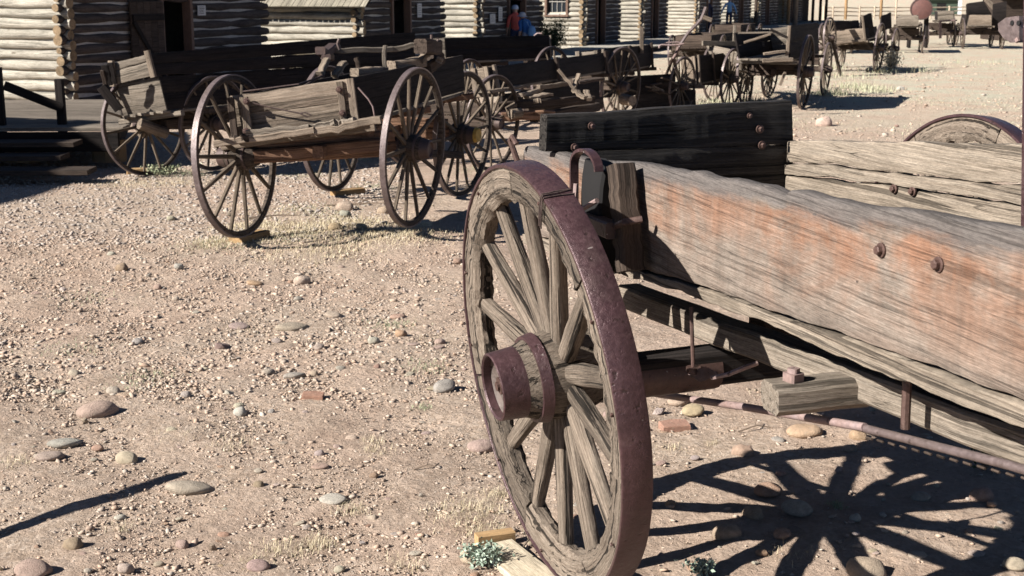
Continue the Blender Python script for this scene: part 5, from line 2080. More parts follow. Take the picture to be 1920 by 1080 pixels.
pbush = ground_at(1030, 45.5)
shrub('dark bush growing before the sunlit cabin wall with the paned window', pbush, 1.15, .62, 3600, .035, 'bush', 5, 'dark_bush')
psg = on(908, 1062)
shrub('small silver green sage plant beside the big wheel and pale rock', psg, .075, .085, 900, .0075, 'sage', 8, 'sage_plant', 'plant')
shrub('small green weed at the bottom edge under the wheel shadow', on(1318, 1078), .06, .07, 350, .008, 'sage', 9, 'weed_plant', 'plant')
shrub('green weed stalks in the shade below the brake rod', on(1845, 880), .16, .10, 260, .010, 'bush', 10, 'weed_plant', 'plant')
shrub('low green weed growing against the left cabin wall behind the rail', on(62, 196), .3, .5, 500, .03, 'green_grass', 12, 'weed_plant', 'plant')
shrub('weeds tangled round the lower wheel of the hay wagon', on(1668, 133), .55, .35, 900, .03, 'straw', 13, 'weed_plant', 'plant')
shrub('grey green weed under the left wheel of the farm wagon', on(300, 326), .10, .28, 700, .014, 'green_grass', 14, 'weed_plant', 'plant')


def blades(name, n, sampler, hmin, hmax, width, mat, seed, lean=.6, tri=True):
    r = np.random.default_rng(seed)
    x, y = sampler(r, n)
    n = len(x)
    z = gz(x, y)
    th = r.uniform(0, 6.283, n)
    L = r.uniform(hmin, hmax, n)
    le = r.uniform(.15, 1, n) * lean
    dx, dy = np.cos(th), np.sin(th)
    w = width * r.uniform(.6, 1.3, n)
    nx, ny = -dy * w, dx * w
    b0 = np.stack([x - nx, y - ny, z - .003], 1)
    b1 = np.stack([x + nx, y + ny, z - .003], 1)
    m_ = np.stack([x + dx * L * le * .45, y + dy * L * le * .45, z + L * .62], 1)
    m0 = m_ - np.stack([nx, ny, 0 * nx], 1) * .7
    m1 = m_ + np.stack([nx, ny, 0 * nx], 1) * .7
    tp = np.stack([x + dx * L * le * 1.1, y + dy * L * le * 1.1, z + L * np.sqrt(np.maximum(.05, 1 - le ** 2 * .8))], 1)
    V = np.stack([b0, b1, m1, m0, tp], 1).reshape(-1, 3)
    k = np.arange(n)[:, None] * 5
    F1 = np.concatenate([k + np.array([[0, 1, 2]]), k + np.array([[0, 2, 3]]), k + np.array([[3, 2, 4]])], 0)
    tone = np.repeat(np.clip(r.normal(.5, .25, n), 0, 1), 5)
    return np_mesh(name, V, F1, M[mat], tone)


def patches(cs, per):
    """clumps: (x, y, radius, weight)"""
    def s(r, n):
        w = np.array([c[3] for c in cs], float)
        k = r.choice(len(cs), n, p=w / w.sum())
        C = np.array([c[:3] for c in cs])[k]
        g = r.normal(size=(n, 2)) * .5
        return C[:, 0] + g[:, 0] * C[:, 2], C[:, 1] + g[:, 1] * C[:, 2]
    return s


def gpt(px, py, rad, w):
    p = on(px, py)
    return (p.x, p.y, rad, w)


# dry straw: matted round the second wagon and in wisps over the near ground
cl = [gpt(640, 420, .55, 5), gpt(560, 440, .5, 4), gpt(700, 440, .5, 3), gpt(480, 425, .35, 2.5), gpt(760, 440, .4, 2), gpt(600, 470, .5, 2.5), gpt(420, 455, .3, 2), gpt(520, 395, .5, 1), gpt(235, 345, .4, 1.0),
      gpt(330, 345, .5, 1.0)]
link('dry_grass', blades('dry_grass', 14000, patches(cl, 1), .01, .04, .0016, 'straw', 3, 1.25), label='matted dry straw around the wheels of the buckboard wagon', kind='stuff')
cl = [gpt(890, 955, .12, 5), gpt(905, 1000, .10, 3.5), gpt(850, 975, .13, 2.5), gpt(590, 1025, .08, 3.5), gpt(520, 1035, .08, 2.5), gpt(705, 850, .07, 1.6), gpt(420, 835, .09, 1.4), gpt(30, 870, .08, 1.4), gpt(230, 990, .07, 1.2),
      gpt(655, 960, .08, 1.5), gpt(760, 1060, .08, 2), gpt(930, 930, .06, 2), gpt(470, 1055, .06, 1), gpt(700, 830, .06, 1), gpt(460, 620, .15, .8), gpt(790, 640, .2, .8), gpt(1260, 840, .05, .8), gpt(1335, 835, .03, .6),
      gpt(1480, 1040, .08, .8), gpt(330, 820, .1, .8), gpt(1385, 700, .1, .8), gpt(1430, 735, .1, .6)]
link('dry_grass', blades('dry_grass', 2600, patches(cl, 1), .010, .036, .0008, 'straw', 4, 1.35), label='thin wisps of bleached dry grass scattered over the foreground dirt', kind='stuff')
cl = [gpt(490, 445, .35, 1), gpt(400, 460, .35, 1.0), gpt(590, 395, .5, 1.5), gpt(740, 610, .16, .35), gpt(235, 720, .16, .3), gpt(120, 655, .2, .35), gpt(280, 705, .15, .25), gpt(800, 690, .15, .3), gpt(340, 325, .45, 3), gpt(700, 300, .5, 2),
      gpt(570, 330, .4, 1), gpt(900, 320, .4, 1), gpt(180, 560, .25, .3), gpt(700, 350, .4, 1), gpt(790, 765, .06, .15), gpt(1570, 950, .03, .15)]
link('green_grass', blades('green_grass', 6500, patches(cl, 1), .008, .028, .0014, 'green_grass', 5, 1.35), label='sparse grey green sprouts on the stony ground', kind='stuff')


def field(r, n):
    y = 14 + 56 * r.uniform(0, 1, n) ** 1.5
    x = y * (.10 + .32 * r.uniform(0, 1, n)) + 1.0
    k = np.sin(x * 1.1 + 2 * np.sin(y * .5)) + np.sin(y * .9 + x * .4) + r.normal(0, .7, n)
    m = (k > .75) & (y + .8 * x > 19)
    return x[m], y[m]


link('pale_grass', blades('pale_grass', 45000, field, .012, .055, .004, 'pale_grass', 6, 1.2), label='thin pale green grass over the far right of the yard', kind='stuff')
cl = [gpt(1560, 178, .5, 3), gpt(1600, 165, .6, 2), gpt(1640, 172, .5, 2), gpt(1700, 135, .8, 2), gpt(1655, 137, .3, 1), gpt(1580, 145, .8, 1), gpt(1830, 120, 1, 1), gpt(1400, 195, .5, 2), gpt(1340, 198, .5, 2), gpt(1560, 130, .6, 1)]
link('tall_grass', blades('tall_grass', 1800, patches(cl, 1), .05, .20, .006, 'pale_grass', 7, .7), label='taller weeds and grass around the wheels of the far wagons', kind='stuff')
#@@PART5

# ================================================================== stones
def stone_mesh(seed, flat, angular=False):
    bm = bmesh.new()
    bmesh.ops.create_icosphere(bm, subdivisions=3 if not angular else 2, radius=1.0)
    r = np.random.default_rng(seed)
    dirs = r.normal(size=(9, 3))
    dirs /= np.linalg.norm(dirs, axis=1)[:, None]
    ph = r.uniform(0, 6.28, 9)
    cuts = r.normal(size=(7, 3))
    cuts /= np.linalg.norm(cuts, axis=1)[:, None]
    for v in bm.verts:
        p = np.array(v.co)
        k = 1 + .16 * sum(math.sin(2.0 * p @ d_ + q_) for d_, q_ in zip(dirs[:5], ph)) * .5 +   .06 * sum(math.sin(5 * p @ d_ + q_) for d_, q_ in zip(dirs[5:], ph[5:])) * .5
        p = p * k
        if angular:
            for c in cuts:
                dd = p @ c - .48
                if dd > 0:
                    p = p - c * dd * .95
        v.co = Vector((p[0], p[1] * .78, p[2] * flat))
    me = bpy.data.meshes.new('stone')
    bm.to_mesh(me)
    bm.free()
    me.materials.append(M['stone'])
    if not angular:
        me.polygons.foreach_set('use_smooth', [True] * len(me.polygons))
    return me


def slab_mesh():
    mb = MB()
    c = [(-1, -.62), (.82, -.70), (1.0, .45), (.2, .66), (-.86, .52)]
    mb.loft([[Vector((x * s_, y * s_, z)) for x, y in c] for z, s_ in ((-.3, .96), (-.22, 1), (.2, 1), (.27, .95))], [[(0, 0, 0)] * 5] * 4)
    return mb.mesh('stone', M['stone'])


SLAB = slab_mesh()
ROUND = [stone_mesh(k, f) for k, f in enumerate((.72, .6, .5, .8, .45, .65))]
FLAT = [stone_mesh(20 + k, f) for k, f in enumerate((.3, .24, .35, .28))]
ANG = [stone_mesh(40 + k, f, True) for k, f in enumerate((.6, .45, .7, .35, .5))]
TAN, CREAM, GREY, MAUVE, RED, DARK, PALE, GREEN = (.42, .335, .25), (.55, .475, .38), (.38, .35, .315), (.40, .30, .255), (.46, .235, .155), (.20, .175, .155), (.58, .53, .47), (.42, .405, .35)


def stone(px, py, wpx, me, col, label, rot=None, sink=.3, grp=None, p=None):
    if p is None:
        p = on(px, py + wpx * .12)
        s = wpx / FPX * p.length / 2
    else:
        s = wpx
    o = bpy.data.objects.new('stone', me)
    COL.objects.link(o)
    zz = me['h'] if 'h' in me else max(v.co.z for v in me.vertices)
    me['h'] = zz
    o.location = (p.x, p.y, float(gz(p.x, p.y)) + s * zz * (1 - 2 * (sink * .6 + .16)))
    o.scale = (s, s, s)
    o.rotation_euler = (random.uniform(-.12, .12), random.uniform(-.12, .12), random.uniform(-.5, .5) if rot is None else rot)
    o.color = (*[min(1, (c * .66 + g_ * .34) * random.uniform(.9, 1.02)) for c, g_ in zip(col, (.43, .325, .25))], 1)
    tag(o, label, 'stone', grp or 'stones lying on the yard')
    return o


S = stone
S(230, 504, 24, ROUND[3], (.30, .22, .13), 'brown egg shaped stone standing alone left of the orange wheel block', sink=.05)
S(335, 502, 20, ROUND[0], GREEN, 'small grey green round stone right of the brown egg shaped stone', sink=.1)
S(569, 527, 30, ROUND[1], CREAM, 'cream oval pebble stone below the buckboard wagon axle', sink=.15)
S(476, 529, 32, FLAT[0], (.50, .27, .16), 'flat orange stone left of the cream oval stone', sink=.2)
S(297, 539, 15, ROUND[3], TAN, 'little upright tan stone below the grey green round one', sink=.1)
S(587, 741, 44, SLAB, (.44, .22, .14), 'flat orange red brick piece lying on open dirt', rot=.15, sink=.05)
S(429, 736, 32, ANG[1], PALE, 'white pointed chip left of the orange brick piece', sink=.2)
S(186, 767, 74, ROUND[4], (.42, .33, .26), 'largest half buried grey tan boulder at the left', sink=.32, rot=.1)
S(112, 733, 28, FLAT[2], CREAM, 'pale flat stone up left of the largest boulder')
S(214, 734, 26, ROUND[1], CREAM, 'cream stone just above the largest boulder', sink=.2)
S(415, 648, 46, ANG[1], DARK, 'dark grey lumpy rock in the middle of the gravel', sink=.25)
S(240, 861, 42, ROUND[1], CREAM, 'cream oval stone above the pole shadow', sink=.18)
S(118, 826, 58, FLAT[0], GREEN, 'flat grey green stone left of the cream oval stone', sink=.35)
S(94, 851, 58, FLAT[2], MAUVE, 'flat pinkish stone below the grey green flat one', sink=.35)
S(352, 909, 86, FLAT[0], (.46, .38, .28), 'long pale slab stone at the tip of the pole shadow', rot=.12, sink=.25)
S(140, 1021, 38, ROUND[3], (.30, .24, .17), 'round brown stone casting a dark shadow near the bottom left', sink=.2)
S(235, 1068, 34, ROUND[0], CREAM, 'cream round stone on the bottom edge', sink=.2)
S(66, 1072, 66, ROUND[2], (.38, .31, .23), 'big rounded stone cut by the bottom edge at left', sink=.25)
S(399, 1028, 26, ANG[2], (.36, .25, .18), 'dark sided wedge of rock standing upright', sink=.05)
S(627, 931, 56, FLAT[1], PALE, 'pale flat stone half buried left of the wheel', sink=.4)
S(487, 910, 24, ROUND[3], (.27, .18, .13), 'dark brown egg stone left of the pale flat stone', sink=.15)
S(702, 892, 18, ROUND[3], (.30, .18, .12), 'small red brown knob stone above the pale flat stone', sink=.1)
S(681, 1017, 16, ANG[0], GREEN, 'small grey green chip near the bottom centre', sink=.1)
S(692, 985, 16, ANG[0], (.30, .17, .11), 'small rusty chip above the grey green chip', sink=.1)
S(836, 726, 48, ROUND[2], GREY, 'grey speckled boulder left of the wheel hub', sink=.25)
S(906, 835, 56, ROUND[4], MAUVE, 'mauve half buried stone seen behind the lower wheel rim', sink=.3)
S(894, 1046, 62, ROUND[2], (.56, .44, .32), 'cream rock behind the silver sage plant', sink=.2)
S(487, 1062, 46, ROUND[2], MAUVE, 'mauve stone on the bottom edge left of centre', sink=.35)
S(751, 628, 26, ROUND[0], (.50, .31, .19), 'orange tan stone above the speckled boulder', sink=.15)
S(626, 588, 36, FLAT[2], TAN, 'tan slab with a dark shadow line under the buckboard wagon', sink=.2)
S(746, 592, 34, FLAT[2], (.42, .30, .22), 'thin tilted tan slab left of the wheel rim', sink=.15)
S(640, 690, 20, ROUND[4], GREY, 'grey round stone upper right of the orange brick piece')
S(858, 492, 20, ROUND[0], (.30, .20, .14), 'brown stone touching the left side of the wheel rim', sink=.1)
S(708, 688, 14, ROUND[3], (.28, .17, .12), 'small red brown stone below the thin tilted slab', sink=.1)
S(510, 772, 14, ROUND[3], GREY, 'grey pebble stone lower left of the orange brick piece', sink=.1)
S(505, 697, 26, ROUND[4], GREY, 'grey twin stone beside the pale chip', sink=.2)
S(545, 608, 60, FLAT[0], MAUVE, 'flat mauve slab set flush in the gravel', sink=.42)
S(450, 608, 40, FLAT[1], MAUVE, 'small flat mauve slab left of the larger mauve slab', sink=.42)
S(550, 700, 40, FLAT[0], GREY, 'flat grey slab stone above the orange brick piece', sink=.4)
# under the big wagon
S(1236, 770, 40, ANG[0], PALE, 'pale angular rock under the wagon beside the tyre', sink=.2)
S(1302, 772, 44, ROUND[2], (.52, .40, .27), 'rounded cream stone under the iron plate', sink=.2)
S(1264, 796, 62, SLAB, RED, 'red sandstone piece under the wagon', rot=.3, sink=.15)
S(1275, 750, 44, ROUND[4], (.52, .40, .30), 'pinkish stone above the red sandstone piece', sink=.3)
S(1508, 803, 76, FLAT[2], (.55, .40, .24), 'broad orange cream slab under the brake rod', sink=.25)
S(1278, 722, 42, ROUND[1], (.50, .42, .32), 'pale stone under the hanging iron rod', sink=.2)
S(1386, 700, 24, ROUND[1], CREAM, 'small cream stone under the reach beam', sink=.25)
S(1396, 848, 44, ROUND[1], (.44, .34, .24), 'tan stone lying just inside the wheel rim shadow', rot=-.5, sink=.25)
S(1443, 923, 54, ROUND[2], (.40, .24, .17), 'reddish stone shaded by the hub of the wheel shadow', rot=-.4, sink=.2)
S(1415, 964, 44, ROUND[3], (.36, .26, .20), 'round stone in the hub shadow, left one', sink=.2)
S(1497, 958, 60, ROUND[2], GREY, 'grey oblong stone in the hub shadow', sink=.2)
S(1368, 999, 54, ROUND[1], (.40, .28, .20), 'tan stone at the left end of a spoke shadow', sink=.2)
S(1490, 992, 40, ANG[0], DARK, 'dark stone below the grey oblong stone', sink=.2)
S(1842, 930, 44, ROUND[3], (.36, .27, .20), 'round stone in the deep shade at right', sink=.15)
S(1630, 1068, 72, ROUND[1], (.44, .34, .25), 'large tan stone on the bottom edge under the wagon', sink=.25)
S(1720, 1037, 40, FLAT[2], CREAM, 'flat cream stone at lower right between spoke shadows', sink=.3)
S(1612, 818, 34, ROUND[1], (.50, .33, .19), 'orange stone right of the broad slab', sink=.25)
S(1460, 822, 30, FLAT[2], GREY, 'grey flat stone on the edge of the rim shadow', sink=.3)
S(1905, 1060, 46, ROUND[2], CREAM, 'pale stone in the bottom right corner', sink=.3)
# about the middle wagons
S(1546, 232, 30, ROUND[3], (.60, .50, .36), 'cream pot like stone lying alone behind the black board', sink=.1)
S(1681, 237, 9, ROUND[0], (.35, .2, .16), 'little red stone right of the cream pot like stone')
S(649, 390, 34, ROUND[1], TAN, 'largest of the stones under the buckboard wagon', sink=.15)
S(647, 404, 24, ROUND[0], GREY, 'grey stone touching the largest one under the buckboard wagon', sink=.1)
S(720, 397, 24, ROUND[3], TAN, 'tan stone near the right front wheel of the buckboard wagon', sink=.1)
S(630, 428, 28, ROUND[2], (.40, .30, .19), 'tan stone in the straw, left of two', sink=.15)
S(678, 428, 24, ROUND[0], TAN, 'tan stone in the straw, right of two', sink=.15)
S(597, 395, 16, ANG[0], PALE, 'pale chip left of the stones under the buckboard wagon', sink=.15)
S(430, 404, 12, ROUND[0], (.2, .16, .13), 'dark stone inside the nearest buckboard wheel', sink=.1)
S(1632, 133, 16, ROUND[2], MAUVE, 'mauve stone at the foot of the hay wagon wheel', sink=.1)
S(1690, 167, 14, ROUND[1], PALE, 'pale stone in the grass past the open wagon shadow', sink=.2)
S(470, 285, 60, ROUND[1], (.4, .36, .3), 'pale boulder behind the near wheels of the buckboard wagon', sink=.2)
LAND = [(230, 504, 'brown egg shaped stone'), (587, 741, 'orange brick piece'), (186, 767, 'largest boulder'), (415, 648, 'dark lumpy rock'), (352, 909, 'long pale slab stone'), (836, 726, 'speckled boulder'),
        (930, 700, 'big wheel hub'), (908, 1055, 'silver sage plant'), (465, 445, 'orange wheel block'), (429, 736, 'white pointed chip'), (627, 931, 'pale flat stone'), (399, 1028, 'upright wedge of rock'),
        (20, 1060, 'bottom left corner'), (90, 340, 'plank steps'), (569, 527, 'cream oval stone'), (1400, 830, 'rim shadow'), (1470, 940, 'hub shadow'), (1508, 790, 'broad orange cream slab'), (1264, 796, 'red sandstone piece'),
        (650, 400, 'stones under the buckboard wagon'), (1880, 1050, 'bottom right corner'), (94, 840, 'pinkish flat stone'), (751, 628, 'orange tan stone'), (545, 608, 'flat mauve slab'), (702, 892, 'red brown knob stone'),
        (780, 424, 'pale flat block'), (487, 1062, 'mauve stone on the bottom edge'), (120, 600, 'left edge of the view'), (300, 400, 'nearest buckboard wheel'), (720, 480, 'straw under the buckboard wagon'), (990, 1040, 'pale lumber block')]
CN = {TAN: 'tan', CREAM: 'cream', GREY: 'grey', MAUVE: 'mauve', PALE: 'whitish', (.44, .27, .18): 'rusty'}
used_labels = set()


def tell(px, py, me, col, size):
    shape = 'rounded' if me in ROUND else 'flat' if me in FLAT else 'angular'
    near_ = sorted(LAND, key=lambda l: (l[0] - px) ** 2 + 3 * (l[1] - py) ** 2)
    for l in near_[:12]:
        dx, dy = px - l[0], (py - l[1]) * 1.5
        w = ('left of' if dx < 0 else 'right of') if abs(dx) > abs(dy) else ('beyond' if dy < 0 else 'in front of')
        t_ = '%s %s %s stone %s the %s' % (size, CN[col], shape, w, l[2])
        if t_ not in used_labels:
            break
    used_labels.add(t_)
    return t_


for (px, py, w_) in ((320, 410, 18), (150, 400, 14), (60, 520, 16), (640, 500, 14), (760, 545, 18), (820, 560, 16), (660, 545, 20), (560, 560, 16), (700, 520, 16), (140, 700, 22), (260, 640, 24), (330, 560, 14), (210, 560, 20), (70, 550, 22),
                     (350, 740, 20), (300, 780, 20), (160, 790, 22), (30, 790, 26), (420, 900, 16), (560, 980, 22), (740, 1000, 18), (700, 970, 20), (530, 830, 18), (800, 810, 24), (790, 930, 20), (600, 850, 20), (660, 820, 26),
                     (450, 760, 20), (380, 690, 18), (770, 700, 28), (820, 650, 26), (700, 640, 26), (600, 650, 22), (520, 640, 20), (590, 700, 18)):
    me_, c_ = random.choice(ROUND + FLAT + ANG[:3]), random.choice((TAN, CREAM, GREY, MAUVE, TAN, CREAM))
    stone(px, py, w_, me_, c_, tell(px, py, me_, c_, 'loose'), sink=random.uniform(.22, .42), grp='loose stones among the gravel')
n_ = 0
while n_ < 195:
    px, py = random.uniform(0, 1900), 330 + 750 * random.random() ** .8
    if px > 880 and py < 700:
        continue
    p = on(px, py)
    if p.y > 13 or ((p.x - .06) ** 2 + (p.y - 3.85) ** 2) < .03:
        continue
    s_ = min(.034, .010 + .0085 * random.expovariate(1))
    me_, c_ = random.choice(ROUND + FLAT + ANG), random.choice((TAN, CREAM, GREY, MAUVE, CREAM, PALE, (.44, .27, .18)))
    stone(0, 0, s_, me_, c_, tell(px, py, me_, c_, 'small'), sink=random.uniform(.12, .42), grp='small stones among the gravel', p=p)
    n_ += 1


# gravel: tens of thousands of real pebbles in one object
def pebbles(n, seed, sampler, smin, smax, name, label, power=2.15):
    r = np.random.default_rng(seed)
    x, y = sampler(r, n)
    n = len(x)
    base_v, base_f = [], None
    for k in range(10):
        bm = bmesh.new()
        bmesh.ops.create_icosphere(bm, subdivisions=1, radius=1.0)
        rr = np.random.default_rng(100 + k)
        V = np.array([v.co[:] for v in bm.verts])
        V = V * (1 + rr.normal(0, .13, (len(V), 1)))
        base_v.append(V)
        base_f = np.array([[v.index for v in f.verts] for f in bm.faces])
        bm.free()
    B = np.stack(base_v)[r.integers(0, 10, n)]
    u = r.uniform(0, 1, n)
    s = smin * (1 - u * (1 - (smin / smax) ** power)) ** (-1 / power)
    sc = np.stack([s * r.uniform(.85, 1.35, n), s * r.uniform(.6, 1.0, n), s * r.uniform(.22, .6, n)], 1)
    B = B * sc[:, None, :]
    th = r.uniform(0, 6.283, n)
    ti = r.normal(0, .22, n)
    c, sn = np.cos(th)[:, None], np.sin(th)[:, None]
    Z = B[..., 2] + B[..., 0] * ti[:, None]
    X = B[..., 0] * c - B[..., 1] * sn
    Y = B[..., 0] * sn + B[..., 1] * c
    V = np.stack([X + x[:, None], Y + y[:, None], Z + (gz(x, y) + sc[:, 2] * r.uniform(.05, .6, n))[:, None]], -1)
    nv = B.shape[1]
    Fc = (base_f[None] + (np.arange(n) * nv)[:, None, None]).reshape(-1, 3)
    pal = np.array([(.45, .345, .26), (.50, .40, .315), (.42, .36, .30), (.44, .325, .25), (.55, .475, .395), (.33, .25, .19), (.46, .32, .23), (.42, .385, .33), (.48, .38, .29)])
    pal = pal * .6 + np.array([.45, .335, .255]) * .4
    if 'strip' in label:
        pal = pal * .5 + np.array([.36, .335, .31]) * .5
    col = pal[r.integers(0, len(pal), n)] * r.uniform(.72, 1.05, (n, 1))
    me = np_mesh(name, V.reshape(-1, 3), Fc, M['pebble'], np.repeat(col, nv, 0).astype(np.float32))
    link(name, me, label=label, kind='stuff')


def dens(x, y):
    """where the gravel lies thick"""
    k = .72 + .22 * np.sin(x * 1.15 + .4 * y + 1.0) + .2 * np.sin(y * 1.6 - x * .8) + .2 * np.sin(x * 3.1 + y * 2.3)
    k = k + np.clip((-x - .4) * .45, -.3, .5)
    k = np.where((y > 3.2) & (x > .1) & (y < 5.2), k * .25, k)
    return np.clip(k, .12, 1)


def wedge(y0, y1, x0, x1, gain=1.0):
    def s(r, n):
        y = y0 + (y1 - y0) * r.uniform(0, 1, n)
        x = y * (x0 + (x1 - x0) * r.uniform(0, 1, n))
        m = r.uniform(0, 1, n) < dens(x, y) * gain
        return x[m], y[m]
    return s


pebbles(36000, 1, wedge(3.55, 6.2, -.42, .42), .0026, .016, 'gravel', 'fine gravel on the near ground')
pebbles(31000, 2, wedge(5.8, 10.5, -.42, .1), .0045, .022, 'gravel', 'gravel spread between the near ground and the buckboard wagon')
pebbles(14000, 3, wedge(10.0, 18, -.42, -.08), .008, .03, 'gravel', 'gravel strip along the shade of the cabins')
pebbles(17000, 4, wedge(7.5, 44, .10, .42), .010, .06, 'gravel', 'scattered pebbles on the far right of the yard')

# twigs near the hub shadow and the buckboard wagon
for k, (px, py, L, a_) in enumerate(((1415, 808, .16, .35), (700, 385, .9, .1), (745, 376, .8, .15), (520, 408, .6, .3), (990, 1020, .12, 1.2), (800, 882, .10, .1))):
    p = on(px, py)
    q = MB()
    d = Vector((math.cos(a_), math.sin(a_), 0))
    q.tube([-d * L / 2 + Vector((0, 0, .006)), Vector((.01, .01, .022)), d * L / 2 + Vector((0, 0, .006))], .0035 if L < .3 else .010, 6, r1=.002)
    if L < .3:
        q.tube([Vector((0, 0, .02)), d * L * .25 + Vector((-.02, .05, .03))], .002, 5)
    q.build('twig', M['twig'], None, True, loc=p, label=['dry twig on the dirt under the brake rod', 'long dry stick lying behind the buckboard wagon wheels, front one', 'long dry stick lying behind the buckboard wagon wheels, rear one', 'stick lying in the straw under the buckboard axle',
                                                        'pale bent straw stalk against the lowest rim of the big wheel', 'short bleached twig on the dirt left of the wheel'][k], cat='twig')

# pole of another wagon, left of the frame: only its shadow falls into view
pole = thing('wagon_tongue', 'wagon tongue left of the view whose shadow crosses the lower left ground', 'pole', (-3.4, 3.6, 0))
tip_g, base_g = on(338, 888), on(0, 1003)
sd_ = Vector((math.cos(R(SUN_AZ)), math.sin(R(SUN_AZ)), 0)) / math.tan(R(SUN_EL))
tipp = tip_g - sd_ * .80 + Vector((0, 0, .80))
bg_ = base_g + (base_g - tip_g) * 1.1
basep = bg_ - sd_ * .45 + Vector((0, 0, .45))
q = MB()
q.beam(basep - pole.location, tipp - pole.location, .075, .075, nseg=10, taper=.6, rough=.004)
q.build('shaft', M['wood_grey'], pole, True)
q = MB()
mid_ = lerp(basep, tipp, .62)
q.tube([mid_ - pole.location, lerp(basep, tipp, .78) - pole.location + Vector((-.02, .0, .07))], .012, 6)
q.build('hook', M['iron_dark'], pole, True)
q = MB()
q.beam(Vector((basep.x, basep.y, 0)) - pole.location, basep + Vector((0, 0, .05)) - pole.location, .12, .12)
q.build('prop', M['wood_grey'], pole)

# ================================================================== the far side of the yard
def post_at(px, Y, h, r, name, label, mat, group):
    p = ground_at(px, Y)
    q = MB()
    q.tube([(0, 0, -.05), (0, 0, h)], r, 10)
    return q.build(name, M[mat], None, True, loc=p, label=label, cat='post', group=group)


porch = thing('timber_porch', 'timber porch with tan peeled posts and a flat roof at the end of the cabins', 'porch', ground_at(1500, 92))
o_ = porch.location
for px, Y, m_, r_ in ((1424, 84, 'post', .11), (1417, 82, 'wood_brown', .10), (1478, 86, 'post', .11), (1491, 84, 'wood_tan', .16), (1524, 93, 'wood_dark_shade', .10), (1538, 96, 'wood_dark_shade', .10), (1549, 96, 'wood_dark_shade', .10)):
    p = ground_at(px, Y)
    q = MB()
    q.tube([p - o_, p - o_ + Vector((0, 0, 2.05))], r_, 10)
    q.build('post', M[m_], porch, True)
q = MB()
pa, pb2, pc, pd = ground_at(1408, 80), ground_at(1556, 97), ground_at(1500, 104), ground_at(1390, 92)
for z0, z1 in ((2.05, 2.25),):
    vs_ = [p - o_ + Vector((0, 0, z0)) for p in (pa, pb2, pc, pd)] + [p - o_ + Vector((0, 0, z1)) for p in (pa, pb2, pc, pd)]
    q.add(vs_, [(0, 1, 2, 3), (4, 5, 6, 7), (0, 1, 5, 4), (1, 2, 6, 5), (2, 3, 7, 6), (3, 0, 4, 7)], [tuple(v) for v in vs_])
q.build('roof', M['wood_grey'], porch)
q = MB()
pe, pf = ground_at(1470, 95), ground_at(1516, 100)
q.quad(pe - o_, pf - o_, pf - o_ + Vector((0, 0, 2.05)), pe - o_ + Vector((0, 0, 2.05)), .2, nx=4)
q.build('back_wall', M['wood_dark_shade'], porch)

fence = thing('rail_fence', 'pale rail fence with orange topped posts across the far end of the yard', 'fence', ground_at(1640, 120))
o_ = fence.location
pp = []
for i, px in enumerate((1545, 1562, 1586, 1612, 1640, 1652, 1680, 1712, 1745, 1780, 1820, 1860, 1900, 1950)):
    p = ground_at(px, 120 + (px - 1640) * .02)
    pp.append(p)
    q = MB()
    h_ = 2.9 if px in (1586, 1652) else (1.9 if px in (1680,) else 1.15)
    q.tube([p - o_, p - o_ + Vector((0, 0, h_))], .13 if h_ > 2 else .09, 8)
    q.build('post', M['post'] if h_ > 2 else M['fence_wood'], fence, True)
for z in (.35, .7, 1.02):
    for a, b_ in zip(pp[:-1], pp[1:]):
        q = MB()
        q.beam(a - o_ + Vector((0, 0, z)), b_ - o_ + Vector((0, 0, z + random.uniform(-.06, .06))), .06, .10)
        q.build('rail', M['fence_wood'], fence)


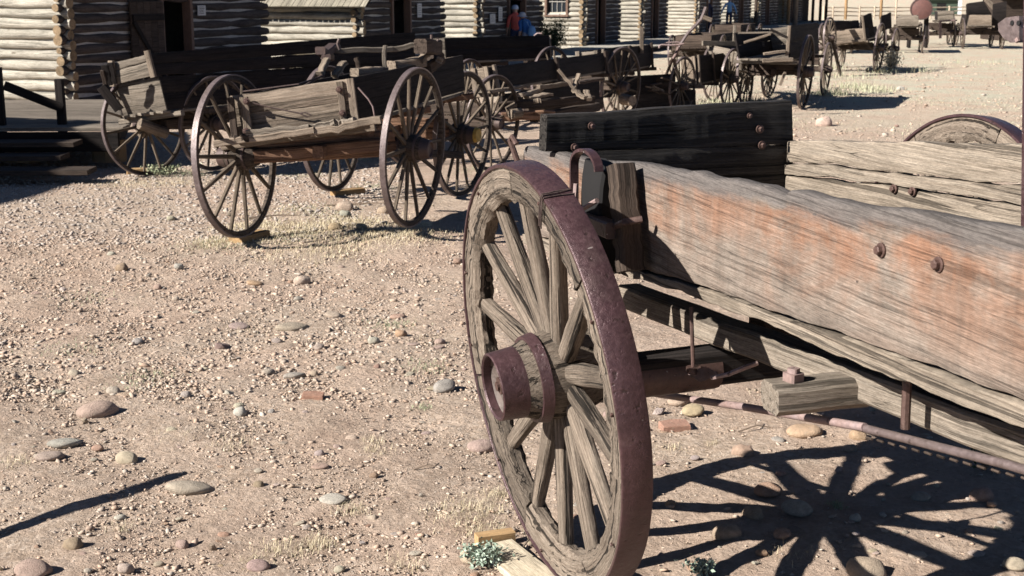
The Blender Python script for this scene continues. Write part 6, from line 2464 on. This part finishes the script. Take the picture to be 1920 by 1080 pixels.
def car(px, Y, label, L=4.4):
    t = thing('parked_car', label, 'car', ground_at(px, Y), 'white vehicles parked beyond the far fence')
    q = MB()
    prof = [(-L / 2, .35), (-L / 2, .85), (-L / 2 + .1, 1.0), (-L * .26, 1.05), (-L * .15, 1.5), (L * .2, 1.55), (L * .42, 1.05), (L / 2 - .05, .95), (L / 2, .4)]
    rings = [[Vector((x, y, z if z < 1.2 else z)) * 1.0 for x, z in prof] for y in (-.85, .85)]
    q.loft(rings, [[(0, 0, 0)] * len(prof)] * 2)
    q.build('body', M['car_white'], t)
    q = MB()
    for y in (-.86, .86):
        q.quad((-L * .18, y, 1.08), (L * .30, y, 1.08), (L * .18, y, 1.45), (-L * .12, y, 1.45), .01, nx=2)
    q.build('side_window', M['glass'], t)
    for x in (-L * .3, L * .3):
        for y in (-.8, .8):
            q = MB()
            q.lathe([(-.09, 0), (-.09, .27), (-.07, .32), (.07, .32), (.09, .27), (.09, 0)], 16)
            link('wheel', q.mesh('wheel', M['iron_dark'], True), t, M=frame_from((0, 1 if y > 0 else -1, 0), (0, 0, 1), (x, y, .32)))


car(1608, 235, 'white parked car beyond the fence, left one')
car(1636, 245, 'white parked car beyond the fence, middle one', 4.8)
car(1662, 240, 'white parked car beyond the fence, right one')


def shed(px, Y, w, d_, h, label, mat, roof, pitch=.6):
    t = thing('far_shed', label, 'shed', ground_at(px, Y))
    q = MB()
    q.beam((-w / 2, 0, h / 2), (w / 2, 0, h / 2), d_, h, bev=.01)
    q.build('walls', M[mat], t)
    q = MB()
    vs_ = [Vector(p) for p in ((-w / 2 - .3, -d_ / 2 - .3, h), (w / 2 + .3, -d_ / 2 - .3, h), (w / 2 + .3, 0, h + pitch), (-w / 2 - .3, 0, h + pitch), (w / 2 + .3, d_ / 2 + .3, h), (-w / 2 - .3, d_ / 2 + .3, h))]
    vs2 = [v + Vector((0, 0, .12)) for v in vs_]
    q.add(vs_ + vs2, [(0, 1, 2, 3), (3, 2, 4, 5), (6, 7, 8, 9), (9, 8, 10, 11), (0, 1, 7, 6), (4, 5, 11, 10), (1, 2, 8, 7), (2, 4, 10, 8), (0, 3, 9, 6), (3, 5, 11, 9)], [(0, 0, 0)] * 12)
    q.build('roof', M[roof], t)
    q = MB()
    q.quad((-.5, -d_ / 2 - .02, 0), (.5, -d_ / 2 - .02, 0), (.5, -d_ / 2 - .02, min(2, h * .8)), (-.5, -d_ / 2 - .02, min(2, h * .8)), .03, nx=2)
    q.build('door', M['black'], t)


shed(1757, 150, 3.6, 3, 1.7, 'small dark green shed beyond the fence behind the rusty tank', 'barn_green', 'barn_green', .4)
shed(1568, 300, 7, 5, .9, 'low blue grey roofed shed beyond the porch posts', 'chink', 'tin_roof', .8)
shed(1915, 62, 2.6, 3, 1.8, 'brown slatted shed at the right edge behind the canopy wagon', 'wood_brown', 'wood_dark_shade', .4)
shed(1782, 160, 2.0, 2, 2.1, 'small white hut beyond the fence', 'car_white', 'car_white', .3)
